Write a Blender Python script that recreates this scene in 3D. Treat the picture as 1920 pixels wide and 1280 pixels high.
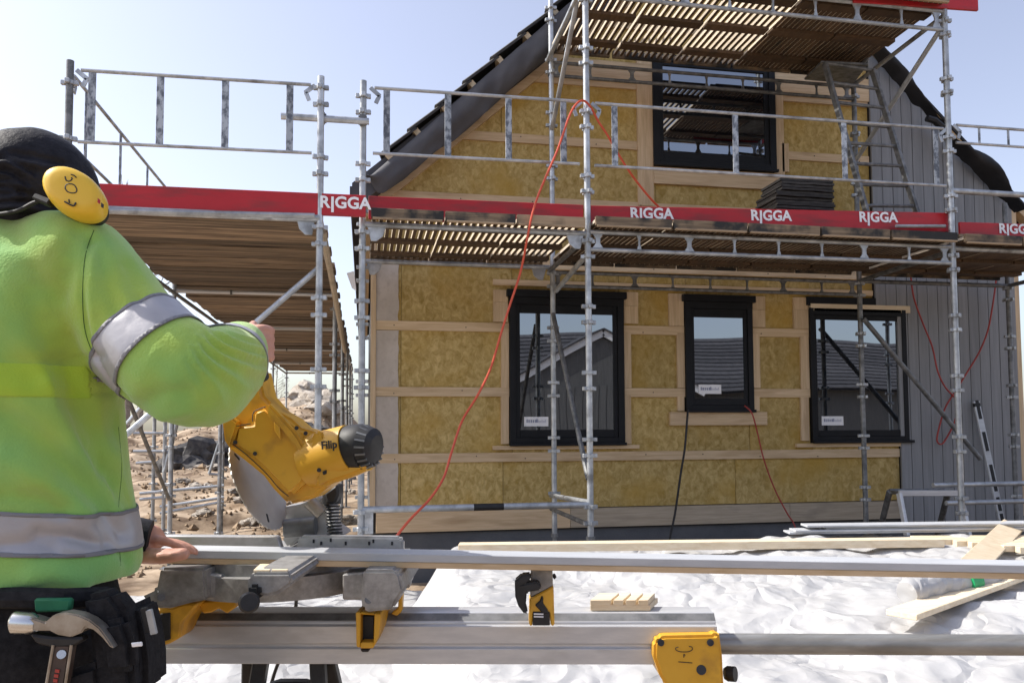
import bpy, bmesh, math, random
import numpy as np
from mathutils import Vector, Matrix, noise
from mathutils.bvhtree import BVHTree
random.seed(7)
for o in list(bpy.data.objects): bpy.data.objects.remove(o)
scene = bpy.context.scene
COL = scene.collection
R = math.radians

# ------------------------------------------------------------------ camera
# world frame: x runs along the house front, y into the depth, z up
FPX, CXP, CYP = 1489.0, 960.0, 722.0          # focal length and principal point in photo pixels (1920 wide)
dX = Vector((8975-CXP, -(767-CYP), FPX)).normalized()
dY = Vector((683-CXP, -(805-CYP), FPX))
dY = (dY - dX*dX.dot(dY)).normalized()
dZ = dX.cross(dY)
if dZ.y < 0: dZ = -dZ
CAM = Vector((0, 0, 1.3))
AX_R = Vector((dX.x, dY.x, dZ.x)); AX_U = Vector((dX.y, dY.y, dZ.y)); AX_F = Vector((dX.z, dY.z, dZ.z))
cam = bpy.data.objects.new('camera', bpy.data.cameras.new('camera')); COL.objects.link(cam)
cam.matrix_world = Matrix(((AX_R.x, AX_U.x, -AX_F.x, CAM.x), (AX_R.y, AX_U.y, -AX_F.y, CAM.y),
                           (AX_R.z, AX_U.z, -AX_F.z, CAM.z), (0, 0, 0, 1)))
cam.data.sensor_width = 36; cam.data.lens = 36*FPX/1920
cam.data.shift_y = (CYP-640)/1920; cam.data.shift_x = 0
cam.data.clip_start = .05; cam.data.clip_end = 2000
scene.camera = cam

# ------------------------------------------------------------------ sky, sun, exposure
SUN = Vector((-.66, .20, .72)).normalized()     # direction towards the sun
world = bpy.data.worlds.new('World'); scene.world = world; world.use_nodes = True
wn = world.node_tree.nodes; wl = world.node_tree.links
sky = wn.new('ShaderNodeTexSky'); sky.sky_type = 'NISHITA'; sky.sun_disc = False
sky.sun_elevation = math.asin(SUN.z); sky.sun_rotation = math.atan2(SUN.x, SUN.y)
sky.air_density = 1.0; sky.dust_density = 2.2; sky.ozone_density = 1.0
sky_tone = wn.new('ShaderNodeHueSaturation'); sky_tone.inputs['Saturation'].default_value = .68; sky_tone.inputs['Value'].default_value = .90; sky_tone.inputs['Hue'].default_value = .515   # whole sky evenly desaturated and dimmed, hue shifted slightly
wl.new(sky.outputs[0], sky_tone.inputs['Color']); wl.new(sky_tone.outputs[0], wn['Background'].inputs[0]); wn['Background'].inputs[1].default_value = .15
sun = bpy.data.objects.new('sun', bpy.data.lights.new('sun', 'SUN')); COL.objects.link(sun)
sun.data.energy = 3.3; sun.data.angle = R(.53); sun.data.color = (1, .95, .87)
sun.rotation_euler = SUN.to_track_quat('Z', 'Y').to_euler(); sun.location = (-6, 4, 12)
scene.view_settings.view_transform = 'Standard'; scene.view_settings.look = 'None'
scene.view_settings.gamma = 1; scene.view_settings.exposure = .88

# ------------------------------------------------------------------ pixel -> place helpers
def ray(px, py): return AX_R*((px-CXP)/FPX) - AX_U*((py-CYP)/FPX) + AX_F
def aY(px, py, Y): r = ray(px, py); return CAM + r*(Y/r.y)
def aZ(px, py, Z): r = ray(px, py); return CAM + r*((Z-CAM.z)/r.z)
def K(px, py, d): return CAM + ray(px, py)*d
FH = Vector((AX_F.x, AX_F.y, 0)).normalized(); RH = Vector((FH.y, -FH.x, 0)); ZZ = Vector((0, 0, 1))
def KF(px, py, d):                               # point at horizontal forward distance d
    r = ray(px, py); return CAM + r*(d/r.dot(FH))
def RF(r, f, z): return Vector((0, 0, z)) + RH*r + FH*f

# ------------------------------------------------------------------ materials
MATS = {}
def ramp(nt, stops):
    n = nt.nodes.new('ShaderNodeValToRGB'); e = n.color_ramp.elements
    while len(e) < len(stops): e.new(.5)
    for el, (p, c) in zip(e, stops): el.position = p; el.color = (*c, 1)
    return n
def coords(nt, scale, rand=True):
    tc = nt.nodes.new('ShaderNodeTexCoord'); mp = nt.nodes.new('ShaderNodeMapping')
    mp.inputs['Scale'].default_value = scale
    if rand:
        oi = nt.nodes.new('ShaderNodeObjectInfo'); mu = nt.nodes.new('ShaderNodeMath'); mu.operation = 'MULTIPLY'
        mu.inputs[1].default_value = 37.0; nt.links.new(oi.outputs['Random'], mu.inputs[0])
        ad = nt.nodes.new('ShaderNodeVectorMath'); ad.operation = 'ADD'
        nt.links.new(tc.outputs['Object'], ad.inputs[0]); nt.links.new(mu.outputs[0], ad.inputs[1])
        nt.links.new(ad.outputs[0], mp.inputs['Vector'])
    else: nt.links.new(tc.outputs['Object'], mp.inputs['Vector'])
    return mp
def mat(name, c1, c2=None, rough=.6, metal=0, scale=(6, 6, 6), detail=6, bump=0, bscale=None, distort=0, rand=True,
        lo=.35, hi=.65, dirt=None, dirt_scale=3, dirt_lo=.55, dirt_hi=.75, spec=.4, vary=0, sheen=0, rough2=None, trans=0):
    m = bpy.data.materials.new(name); m.use_nodes = True; nt = m.node_tree
    b = nt.nodes['Principled BSDF']; b.inputs['Roughness'].default_value = rough; b.inputs['Metallic'].default_value = metal
    b.inputs['Specular IOR Level'].default_value = spec
    if sheen: b.inputs['Sheen Weight'].default_value = sheen; b.inputs['Sheen Roughness'].default_value = .6
    c2 = c2 or tuple(min(1, v*1.12) for v in c1)
    mp = coords(nt, scale, rand); nz = nt.nodes.new('ShaderNodeTexNoise'); nz.inputs['Scale'].default_value = 1
    nz.inputs['Detail'].default_value = detail; nz.inputs['Distortion'].default_value = distort; nz.inputs['Roughness'].default_value = .62
    nt.links.new(mp.outputs[0], nz.inputs['Vector'])
    rp = ramp(nt, [(lo, c1), (hi, c2)]); nt.links.new(nz.outputs['Fac'], rp.inputs[0]); col = rp.outputs[0]
    if dirt:
        mp2 = coords(nt, (dirt_scale,)*3 if not isinstance(dirt_scale, tuple) else dirt_scale, rand)
        n2 = nt.nodes.new('ShaderNodeTexNoise'); n2.inputs['Scale'].default_value = 1; n2.inputs['Detail'].default_value = 7
        nt.links.new(mp2.outputs[0], n2.inputs['Vector'])
        mr = nt.nodes.new('ShaderNodeMapRange'); mr.inputs[1].default_value = dirt_lo; mr.inputs[2].default_value = dirt_hi
        nt.links.new(n2.outputs['Fac'], mr.inputs[0])
        mx = nt.nodes.new('ShaderNodeMix'); mx.data_type = 'RGBA'; nt.links.new(mr.outputs[0], mx.inputs[0])
        nt.links.new(col, mx.inputs[6]); mx.inputs[7].default_value = (*dirt, 1); col = mx.outputs[2]
    if vary:
        oi = nt.nodes.new('ShaderNodeObjectInfo'); mr = nt.nodes.new('ShaderNodeMapRange')
        mr.inputs[3].default_value = 1-vary; mr.inputs[4].default_value = 1+vary
        nt.links.new(oi.outputs['Random'], mr.inputs[0])
        hs = nt.nodes.new('ShaderNodeHueSaturation'); nt.links.new(mr.outputs[0], hs.inputs['Value']); nt.links.new(col, hs.inputs['Color'])
        col = hs.outputs[0]
    nt.links.new(col, b.inputs['Base Color'])
    if rough2 is not None:
        mr = nt.nodes.new('ShaderNodeMapRange'); mr.inputs[1].default_value = .35; mr.inputs[2].default_value = .65
        mr.inputs[3].default_value = rough; mr.inputs[4].default_value = rough2
        nt.links.new(nz.outputs['Fac'], mr.inputs[0]); nt.links.new(mr.outputs[0], b.inputs['Roughness'])
    if bump:
        bp = nt.nodes.new('ShaderNodeBump'); bp.inputs['Strength'].default_value = 1; bp.inputs['Distance'].default_value = bump
        if bscale:
            mp3 = coords(nt, bscale if isinstance(bscale, tuple) else (bscale,)*3, rand)
            n3 = nt.nodes.new('ShaderNodeTexNoise'); n3.inputs['Scale'].default_value = 1; n3.inputs['Detail'].default_value = 5
            nt.links.new(mp3.outputs[0], n3.inputs['Vector']); nt.links.new(n3.outputs['Fac'], bp.inputs['Height'])
        else: nt.links.new(nz.outputs['Fac'], bp.inputs['Height'])
        nt.links.new(bp.outputs[0], b.inputs['Normal'])
    if trans:
        out = nt.nodes['Material Output']; tr = nt.nodes.new('ShaderNodeBsdfTranslucent'); nt.links.new(col, tr.inputs[0])
        ms = nt.nodes.new('ShaderNodeMixShader'); ms.inputs[0].default_value = trans
        nt.links.new(b.outputs[0], ms.inputs[1]); nt.links.new(tr.outputs[0], ms.inputs[2]); nt.links.new(ms.outputs[0], out.inputs[0])
    MATS[name] = m; return m
def wood(name, c1, c2, axis, vary=.08, grain=55, rough=.7, lo=.3, hi=.7, **kw):
    s = [grain]*3; s[axis] = grain*.05
    return mat(name, c1, c2, rough, scale=tuple(s), detail=5, distort=.6, vary=vary, bump=.0006, lo=lo, hi=hi, **kw)

PINE1, PINE2 = (.53, .38, .22), (.68, .52, .34)
wood('pine_x', PINE1, PINE2, 0, dirt=(.40, .27, .15), dirt_scale=(2, 14, 14), dirt_lo=.5, dirt_hi=.8)
wood('pine_y', PINE1, PINE2, 1); wood('pine_z', PINE1, PINE2, 2, dirt=(.42, .29, .17), dirt_scale=(14, 14, 2), dirt_lo=.5, dirt_hi=.8)
wood('pine_pale', (.66, .52, .34), (.80, .68, .50), 0)
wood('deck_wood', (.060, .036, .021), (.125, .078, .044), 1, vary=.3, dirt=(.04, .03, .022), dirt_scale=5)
wood('slat_side_sunlit', (.52, .44, .34), (.64, .56, .45), 1, vary=.15)  # pale tone puts sunlight on the slat sides into the colour
wood('deck_edge', (.10, .07, .045), (.26, .19, .12), 0, vary=.3, dirt=(.025, .024, .023), dirt_scale=(6, 6, 6), dirt_lo=.42, dirt_hi=.6)
wood('deck_edge_pale', (.30, .21, .13), (.42, .31, .20), 0, vary=.1, dirt=(.12, .09, .06), dirt_scale=4)
wood('plank', (.066, .044, .028), (.290, .205, .130), 0, vary=.45, grain=24, lo=.38, hi=.64, dirt=(.10, .065, .04), dirt_scale=(3, 9, 9))
wood('beam_grey', (.34, .28, .20), (.48, .40, .30), 0, dirt=(.26, .22, .17), dirt_scale=(2, 8, 8))
mat('sheet_pale', (.44, .385, .325), (.54, .48, .42), .85, scale=(7, 7, 4), vary=.04, bump=.001, dirt=(.44, .38, .33), dirt_scale=18, dirt_lo=.55, dirt_hi=.7)
mat('wool', (.33, .225, .065), (.63, .475, .215), .95, scale=(19, 19, 15), detail=14, distort=.75, bump=.010, lo=.32, hi=.72,
    dirt=(.45, .29, .07), dirt_scale=1.9, dirt_lo=.5, dirt_hi=.72, vary=.13, spec=.1, bscale=45)
mat('steel', (.30, .32, .34), (.52, .54, .56), .52, .55, scale=(9, 9, 9), detail=8, vary=.12, rough2=.36, dirt=(.20, .20, .20), dirt_scale=7, dirt_lo=.56, dirt_hi=.72)
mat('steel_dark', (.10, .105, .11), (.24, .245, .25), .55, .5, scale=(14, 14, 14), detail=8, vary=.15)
mat('steel_mottled', (.13, .14, .16), (.42, .44, .46), .5, .5, scale=(26, 26, 16), detail=3, vary=.15, lo=.42, hi=.58)
mat('alu', (.50, .51, .53), (.58, .59, .61), .36, .30, scale=(2, 60, 60), detail=3, rough2=.30, dirt=(.40, .40, .40), dirt_scale=(6, 18, 18), dirt_lo=.58, dirt_hi=.8)
mat('alu_cast', (.26, .255, .25), (.36, .355, .35), .55, .45, scale=(60, 60, 60), detail=4, bump=.0004, dirt=(.16, .15, .14), dirt_scale=12)
mat('alu_fence', (.42, .42, .42), (.52, .52, .53), .42, .6, scale=(30, 30, 30), detail=4, dirt=(.3, .29, .28), dirt_scale=14)
mat('plinth', (.085, .09, .10), (.12, .125, .135), .8, scale=(3, 3, 3), bump=.002, bscale=60)
mat('black_frame', (.007, .008, .010), (.012, .013, .016), .55, scale=(4, 4, 4), spec=.22)
mat('cladding', (.21, .215, .225), (.265, .27, .28), .62, scale=(30, 30, 1.4), vary=.06, bump=.0006)
mat('membrane', (.070, .070, .080), (.092, .092, .102), .75, scale=(3, 3, 3), bump=.004, bscale=9, spec=.3)
mat('membrane_black', (.010, .010, .012), (.02, .02, .023), .6, scale=(3, 3, 3), bump=.006, bscale=7, spec=.35)
mat('tile', (.022, .020, .019), (.045, .042, .04), .7, scale=(20, 20, 20), vary=.25, bump=.002)
mat('red', (.40, .012, .020), (.46, .018, .026), .42, scale=(3, 3, 3), dirt=(.22, .03, .03), dirt_scale=(3, 16, 16), dirt_lo=.48, dirt_hi=.72)
mat('white_paint', (.82, .82, .84), (.88, .88, .9), .5)
mat('sticker', (.78, .78, .80), (.84, .84, .86), .4)
mat('ink', (.02, .02, .025), (.03, .03, .035), .6)
mat('sticker_ink', (.22, .24, .34), (.3, .32, .42), .6)
mat('sticker_ink_light', (.42, .43, .52), (.46, .47, .56), .6)
mat('hose', (.50, .065, .03), (.58, .09, .04), .42, scale=(5, 5, 5))
mat('cable_red', (.30, .035, .03), (.36, .05, .04), .45)
mat('cable_black', (.015, .014, .014), (.022, .02, .02), .5)
mat('rubber', (.012, .012, .013), (.022, .022, .024), .55, scale=(30, 30, 30))
mat('yellow', (.62, .32, .018), (.70, .385, .035), .48, scale=(5, 5, 5), dirt=(.34, .17, .03), dirt_scale=(14, 14, 14), dirt_lo=.54, dirt_hi=.76, spec=.5)
mat('yellow_cup', (.76, .47, .03), (.82, .53, .045), .36, scale=(6, 6, 6), spec=.5, dirt=(.5, .33, .05), dirt_scale=20, dirt_lo=.62, dirt_hi=.8)
mat('blade', (.44, .41, .38), (.54, .51, .47), .45, .35, scale=(12, 12, 12), rough2=.5)
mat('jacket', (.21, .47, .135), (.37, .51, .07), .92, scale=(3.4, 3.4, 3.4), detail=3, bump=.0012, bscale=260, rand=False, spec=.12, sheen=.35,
    dirt=(.24, .30, .07), dirt_scale=7, dirt_lo=.55, dirt_hi=.85, lo=.36, hi=.64)  # greener and yellower patches put sky and bounce light into the colour
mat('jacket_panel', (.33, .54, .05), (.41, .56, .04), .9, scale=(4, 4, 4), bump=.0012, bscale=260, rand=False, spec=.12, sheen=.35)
mat('reflective', (.34, .335, .36), (.42, .415, .44), .45, .25, scale=(8, 8, 8), bump=.002, bscale=22, rand=False, dirt=(.25, .25, .28), dirt_scale=8)
mat('reflective_edge', (.16, .16, .18), (.2, .2, .22), .6)
mat('trouser', (.010, .010, .012), (.022, .022, .025), .88, scale=(90, 90, 90), bump=.001, bscale=200, spec=.2)
mat('knit', (.008, .008, .012), (.018, .018, .024), .62, scale=(60, 60, 60), bump=.0015, bscale=150, spec=.2)
mat('skin', (.50, .245, .175), (.62, .33, .25), .5, scale=(22, 22, 22), rand=False, bump=.0008, bscale=160)
mat('green_cloth', (.008, .11, .05), (.014, .15, .07), .7, scale=(20, 20, 20))
mat('green_strap', (.01, .30, .10), (.02, .36, .13), .5)
mat('hammer_steel', (.24, .21, .18), (.40, .37, .33), .42, .8, scale=(25, 25, 25), rough2=.55)
mat('hammer_face', (.6, .6, .6), (.7, .7, .7), .25, .95)
mat('hammer_grip', (.05, .035, .03), (.08, .055, .045), .6, scale=(30, 30, 30))
mat('tarp', (.445, .445, .45), (.52, .52, .525), .5, scale=(3, 3, 3), rand=False, bump=.004, bscale=13, trans=.12, spec=.35, dirt=(.36, .35, .33), dirt_scale=2.5, dirt_lo=.55, dirt_hi=.8)
tn_ = MATS['tarp'].node_tree; vo = tn_.nodes.new('ShaderNodeTexVoronoi'); vo.inputs['Scale'].default_value = 5.5; vo.feature = 'DISTANCE_TO_EDGE'
vm = coords(tn_, (1, 1, 1), False); vn = tn_.nodes.new('ShaderNodeTexNoise'); vn.inputs['Scale'].default_value = 4; tn_.links.new(vm.outputs[0], vn.inputs['Vector'])
vx = tn_.nodes.new('ShaderNodeMix'); vx.data_type = 'VECTOR'; vx.inputs[0].default_value = .38; tn_.links.new(vm.outputs[0], vx.inputs[4]); tn_.links.new(vn.outputs['Color'], vx.inputs[5])
tn_.links.new(vx.outputs[1], vo.inputs['Vector']); b2 = tn_.nodes.new('ShaderNodeBump'); b2.inputs['Distance'].default_value = .016; b2.inputs['Strength'].default_value = .62
vr = tn_.nodes.new('ShaderNodeMapRange'); vr.inputs[2].default_value = .26; tn_.links.new(vo.outputs['Distance'], vr.inputs[0])
tn_.links.new(vr.outputs[0], b2.inputs['Height']); bo = next(n for n in tn_.nodes if n.type == 'BUMP' and n != b2); tn_.links.new(b2.outputs[0], bo.inputs['Normal'])
mat('board_paint', (.40, .415, .44), (.48, .495, .52), .5, scale=(3, 40, 40), bump=.0003)
mat('soil', (.19, .132, .086), (.44, .35, .26), .95, scale=(1.3, 1.3, 1.3), detail=14, rand=False, bump=.05, bscale=3.2, dirt=(.11, .075, .05), dirt_scale=1.7, dirt_lo=.50, dirt_hi=.66, spec=.15)
mat('stone', (.26, .22, .18), (.46, .42, .37), .9, scale=(7, 7, 7), detail=9, vary=.25, bump=.02, spec=.2)
mat('stone_dark', (.05, .05, .055), (.14, .13, .12), .9, scale=(6, 6, 6), detail=9, vary=.2, bump=.02, spec=.2)
mat('clod', (.17, .115, .075), (.38, .29, .20), .95, scale=(3, 3, 3), rand=False, spec=.1)
mat('seam_dark', (.045, .10, .02), (.06, .12, .03), .9)
mat('tube_alu', (.26, .26, .255), (.36, .36, .35), .4, .45, scale=(3, 40, 40), dirt=(.18, .175, .16), dirt_scale=(4, 20, 20), dirt_lo=.45, dirt_hi=.75)
mat('bark', (.16, .13, .11), (.30, .26, .23), .9, scale=(10, 10, 10))
mat('spring', (.03, .03, .03), (.06, .06, .06), .4, .6)
mat('siding_grey', (.10, .10, .10), (.15, .148, .145), .7, scale=(30, 30, 2))
mat('roof_grey', (.05, .05, .055), (.10, .095, .10), .7, scale=(8, 8, 8), vary=.2)
def glass(name, fac, tint):
    m = bpy.data.materials.new(name); m.use_nodes = True; nt = m.node_tree; nt.nodes.remove(nt.nodes['Principled BSDF'])
    d = nt.nodes.new('ShaderNodeBsdfDiffuse'); d.inputs[0].default_value = (.006, .007, .010, 1)
    g = nt.nodes.new('ShaderNodeBsdfGlossy'); g.inputs['Color'].default_value = (*tint, 1); g.inputs['Roughness'].default_value = .012
    mp = coords(nt, (1.1, 1.1, 1.1)); nz = nt.nodes.new('ShaderNodeTexNoise'); nz.inputs['Scale'].default_value = 1; nz.inputs['Detail'].default_value = 0
    nt.links.new(mp.outputs[0], nz.inputs['Vector'])
    bp = nt.nodes.new('ShaderNodeBump'); bp.inputs['Distance'].default_value = .0035; nt.links.new(nz.outputs['Fac'], bp.inputs['Height'])
    nt.links.new(bp.outputs[0], g.inputs['Normal'])
    x = nt.nodes.new('ShaderNodeMixShader'); x.inputs[0].default_value = fac
    nt.links.new(d.outputs[0], x.inputs[1]); nt.links.new(g.outputs[0], x.inputs[2]); nt.links.new(x.outputs[0], nt.nodes['Material Output'].inputs[0])
    MATS[name] = m
glass('pane', .32, (.86, .92, 1.0))

# ------------------------------------------------------------------ mesh building
WPOS = {}
def frame_of(d, hint=ZZ):
    d = d.normalized()
    if abs(d.dot(hint)) > .98: hint = Vector((1, 0, 0)) if abs(d.x) < .9 else Vector((0, 1, 0))
    u = hint.cross(d).normalized(); return u, d.cross(u)
class MB:
    def __init__(s): s.v = []; s.f = []
    def add(s, vs, fs):
        n = len(s.v); s.v += [Vector(q) for q in vs]; s.f += [[i+n for i in q] for q in fs]; return s
    def box(s, lo, hi):
        (a, b, c), (d, e, f) = lo, hi
        return s.add([(a, b, c), (d, b, c), (d, e, c), (a, e, c), (a, b, f), (d, b, f), (d, e, f), (a, e, f)],
                     [(0, 3, 2, 1), (4, 5, 6, 7), (0, 1, 5, 4), (1, 2, 6, 5), (2, 3, 7, 6), (3, 0, 4, 7)])
    def bar(s, p0, p1, w, h, hint=ZZ):            # rectangular bar: w sideways, h along hint
        p0, p1 = Vector(p0), Vector(p1); u, v = frame_of(p1-p0, hint); u = u*w/2; v = v*h/2
        return s.add([p0-u-v, p0+u-v, p0+u+v, p0-u+v, p1-u-v, p1+u-v, p1+u+v, p1-u+v],
                     [(0, 3, 2, 1), (4, 5, 6, 7), (0, 1, 5, 4), (1, 2, 6, 5), (2, 3, 7, 6), (3, 0, 4, 7)])
    def tube(s, pts, r, n=10, cap=True):
        pts = [Vector(q) for q in pts]; rs = r if isinstance(r, (list, tuple)) else [r]*len(pts); rings = []
        u0 = None
        for i, q in enumerate(pts):
            d = (pts[min(i+1, len(pts)-1)] - pts[max(i-1, 0)])
            if u0 is None: u, v = frame_of(d)
            else:
                dn = d.normalized(); u = (u0 - dn*u0.dot(dn)).normalized(); v = dn.cross(u)
            u0 = u
            rings.append([q + (u*math.cos(2*math.pi*k/n) + v*math.sin(2*math.pi*k/n))*rs[i] for k in range(n)])
        vs = [q for g in rings for q in g]; fs = []
        for i in range(len(pts)-1):
            for k in range(n):
                a, b = i*n+k, i*n+(k+1) % n; fs.append((a, b, b+n, a+n))
        if cap: fs.append(tuple(range(n-1, -1, -1))); fs.append(tuple(range(len(vs)-n, len(vs))))
        return s.add(vs, fs)
    def prism(s, pts, ext):
        pts = [Vector(q) for q in pts]; ext = Vector(ext); n = len(pts)
        return s.add(pts + [q+ext for q in pts], [tuple(range(n-1, -1, -1)), tuple(range(n, 2*n))] + [(i, (i+1) % n, (i+1) % n+n, i+n) for i in range(n)])
    def ellipsoid(s, c, a, b, d, n=20, m=12):
        c, a, b, d = map(Vector, (c, a, b, d)); vs = [c+d]; fs = []
        for i in range(1, m):
            t = math.pi*i/m
            for k in range(n):
                p = 2*math.pi*k/n; vs.append(c + d*math.cos(t) + (a*math.cos(p)+b*math.sin(p))*math.sin(t))
        vs.append(c-d)
        for k in range(n): fs.append((0, 1+k, 1+(k+1) % n))
        for i in range(m-2):
            for k in range(n):
                q = 1+i*n+k; w = 1+i*n+(k+1) % n; fs.append((q, q+n, w+n, w))
        L = len(vs)-1
        for k in range(n): fs.append((L, L-n+(k+1) % n, L-n+k))
        return s.add(vs, fs)
    def rings(s, rr):                               # closed loft through rings of equal length
        n = len(rr[0]); vs = [Vector(q) for g in rr for q in g]; fs = []
        for i in range(len(rr)-1):
            for k in range(n):
                a, b = i*n+k, i*n+(k+1) % n; fs.append((a, b, b+n, a+n))
        fs.append(tuple(range(n-1, -1, -1))); fs.append(tuple(range(len(vs)-n, len(vs))))
        return s.add(vs, fs)
    def mesh(s, name, bevel=0, smooth=35, seg=1):
        me = bpy.data.meshes.new(name); me.from_pydata([tuple(q) for q in s.v], [], s.f)
        bm = bmesh.new(); bm.from_mesh(me); bmesh.ops.recalc_face_normals(bm, faces=bm.faces)
        if bevel:
            ed = [e for e in bm.edges if len(e.link_faces) == 2 and e.calc_face_angle(0) > R(30)]
            bmesh.ops.bevel(bm, geom=ed, offset=bevel, segments=seg, affect='EDGES', clamp_overlap=True)
        bm.to_mesh(me); bm.free()
        if smooth:
            me.polygons.foreach_set('use_smooth', [True]*len(me.polygons)); me.set_sharp_from_angle(angle=R(smooth))
        return me
    def build(s, name, m, parent=None, bevel=0, smooth=35, seg=1, origin=None):
        lo = [min(q[i] for q in s.v) for i in range(3)]; hi = [max(q[i] for q in s.v) for i in range(3)]
        c = origin if origin is not None else Vector([(lo[i]+hi[i])/2 for i in range(3)])
        c = Vector(c); s.v = [q-c for q in s.v]
        me = s.mesh(name, bevel, smooth, seg); me.materials.append(MATS[m])
        return place(name, me, c, parent)
def place(name, me, c, parent=None, rot=None):
    o = bpy.data.objects.new(name, me); COL.objects.link(o); c = Vector(c); WPOS[o.name] = c
    if parent is not None: o.parent = parent; o.location = c - WPOS[parent.name]
    else: o.location = c
    if rot is not None: o.rotation_euler = rot
    return o
def tag(o, label, cat, group=None, kind=None):
    if label: o['label'] = label
    if cat: o['category'] = cat
    if group: o['group'] = group
    if kind: o['kind'] = kind
    return o
def thing(name, loc, label, cat, group=None):
    o = bpy.data.objects.new(name, None); COL.objects.link(o); o.location = loc; o.empty_display_size = .1
    WPOS[o.name] = Vector(loc); return tag(o, label, cat, group)
def B(name, m, parent, lo, hi, bevel=0): return MB().box(lo, hi).build(name, m, parent, bevel, 0 if not bevel else 35)
def T(name, m, parent, pts, r, n=10): return MB().tube(pts, r, n).build(name, m, parent)
def text_mesh(body, size, extrude=.001, offset=0, shear=0):
    cu = bpy.data.curves.new('t', 'FONT'); cu.body = body; cu.size = size; cu.extrude = extrude; cu.offset = offset; cu.shear = shear
    cu.align_x = 'CENTER'; cu.align_y = 'CENTER'; cu.resolution_u = 3
    o = bpy.data.objects.new('t', cu); COL.objects.link(o); dg = bpy.context.evaluated_depsgraph_get()
    me = bpy.data.meshes.new_from_object(o.evaluated_get(dg)); bpy.data.objects.remove(o); return me
def put_text(name, body, size, m, parent, c, right, up, offset=0, extrude=.001):
    me = text_mesh(body, size, extrude, offset); me.materials.clear(); me.materials.append(MATS[m])
    right = Vector(right).normalized(); up = Vector(up); up = (up - right*up.dot(right)).normalized(); nn = right.cross(up)
    c = Vector(c)
    me.transform(Matrix(((right.x, up.x, nn.x, 0), (right.y, up.y, nn.y, 0), (right.z, up.z, nn.z, 0), (0, 0, 0, 1))))
    return place(name, me, c, parent)
def curve_pts(pts, n=10):                           # Catmull-Rom through points
    pts = [Vector(p) for p in pts]; out = []
    for i in range(len(pts)-1):
        p0, p1, p2, p3 = pts[max(i-1, 0)], pts[i], pts[i+1], pts[min(i+2, len(pts)-1)]
        for k in range(n):
            t = k/n; out.append(.5*((2*p1)+(p2-p0)*t+(2*p0-5*p1+4*p2-p3)*t*t+(3*p1-p0-3*p2+p3)*t**3))
    return out+[pts[-1]]
# ================================================================== SETTING: ground
def smooth(a, b, t):
    t = max(0, min(1, (t-a)/(b-a))); return t*t*(3-2*t)
def gz(x, y):
    z = -.10*smooth(3, 6.5, y)
    w = smooth(-.6, -1.6, x) if x > -30 else 1
    w *= smooth(6, 10, y)
    if w > 0:
        n1 = noise.fractal(Vector((x*.35, y*.35, 3.1)), 1.0, 2.0, 6)
        n2 = noise.ridged_multi_fractal(Vector((x*.16, y*.16, 7.7)), 1.0, 2.1, 5, 1, 2)
        up = 1.05*smooth(11, 34, y) + 1.9*smooth(26, 40, y)*smooth(-9, -3, x)
        z += w*(up + .24*n1*(.4+smooth(9, 16, y)) + .20*(n2-1.1)*smooth(9, 20, y) + .05*noise.fractal(Vector((x*2.2, y*2.2, 1)), 1, 2, 4))
        z -= w*.30*math.exp(-((y-13.2-.25*x)/.55)**2)*smooth(-.9, -1.8, x)*smooth(-5.5, -4.2, x)
    return z
def span(lo, a, b, hi, step, far):
    out = []; v = a
    while v < b: out.append(v); v += step
    out.append(b); s = step
    v = b
    while v < hi: s *= 1.35; v += min(s, far); out.append(min(v, hi))
    s = step; v = a; left = []
    while v > lo: s *= 1.35; v -= min(s, far); left.append(max(v, lo))
    return left[::-1] + out
gx = span(-700, -13, 2, 700, .13, 90); gy = span(-500, 5, 42, 900, .17, 90)
mb = MB(); nx, ny = len(gx), len(gy)
mb.v = [Vector((x, y, gz(x, y))) for y in gy for x in gx]
mb.f = [(j*nx+i, j*nx+i+1, (j+1)*nx+i+1, (j+1)*nx+i) for j in range(ny-1) for i in range(nx-1)]
tag(mb.build('ground', 'soil', None, origin=(0, 0, 0), smooth=180), 'bare sandy building-site ground with mounds of dug soil', None, kind='structure')

# loose clods and gravel on the soil
rg = random.Random(5); gv = MB()
def clod(p, s):
    d = [Vector((rg.uniform(.6, 1.2), 0, rg.uniform(-.2, .3))), Vector((-rg.uniform(.6, 1.2), 0, rg.uniform(-.2, .3))), Vector((0, rg.uniform(.6, 1.2), rg.uniform(-.2, .3))), Vector((0, -rg.uniform(.6, 1.2), rg.uniform(-.2, .3))), Vector((rg.uniform(-.3, .3), rg.uniform(-.3, .3), rg.uniform(.6, 1))), Vector((0, 0, -.7))]
    gv.add([p+q*s for q in d], [(0, 2, 4), (2, 1, 4), (1, 3, 4), (3, 0, 4), (2, 0, 5), (1, 2, 5), (3, 1, 5), (0, 3, 5)])
for i in range(3600):
    y = 8.2+rg.random()**1.5*26; x = -1.0-rg.random()*(2.2+y*.28)
    if -2.1 < x < -.2 and y < 8.6: continue
    clod(Vector((x, y, gz(x, y)+.005)), rg.uniform(.008, .030)*(1+.05*y)*(2.4 if rg.random() < .06 else 1))
tag(gv.build('gravel', 'clod', None, smooth=0), 'loose clods and gravel strewn over the dug soil', 'gravel', kind='stuff')
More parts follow.
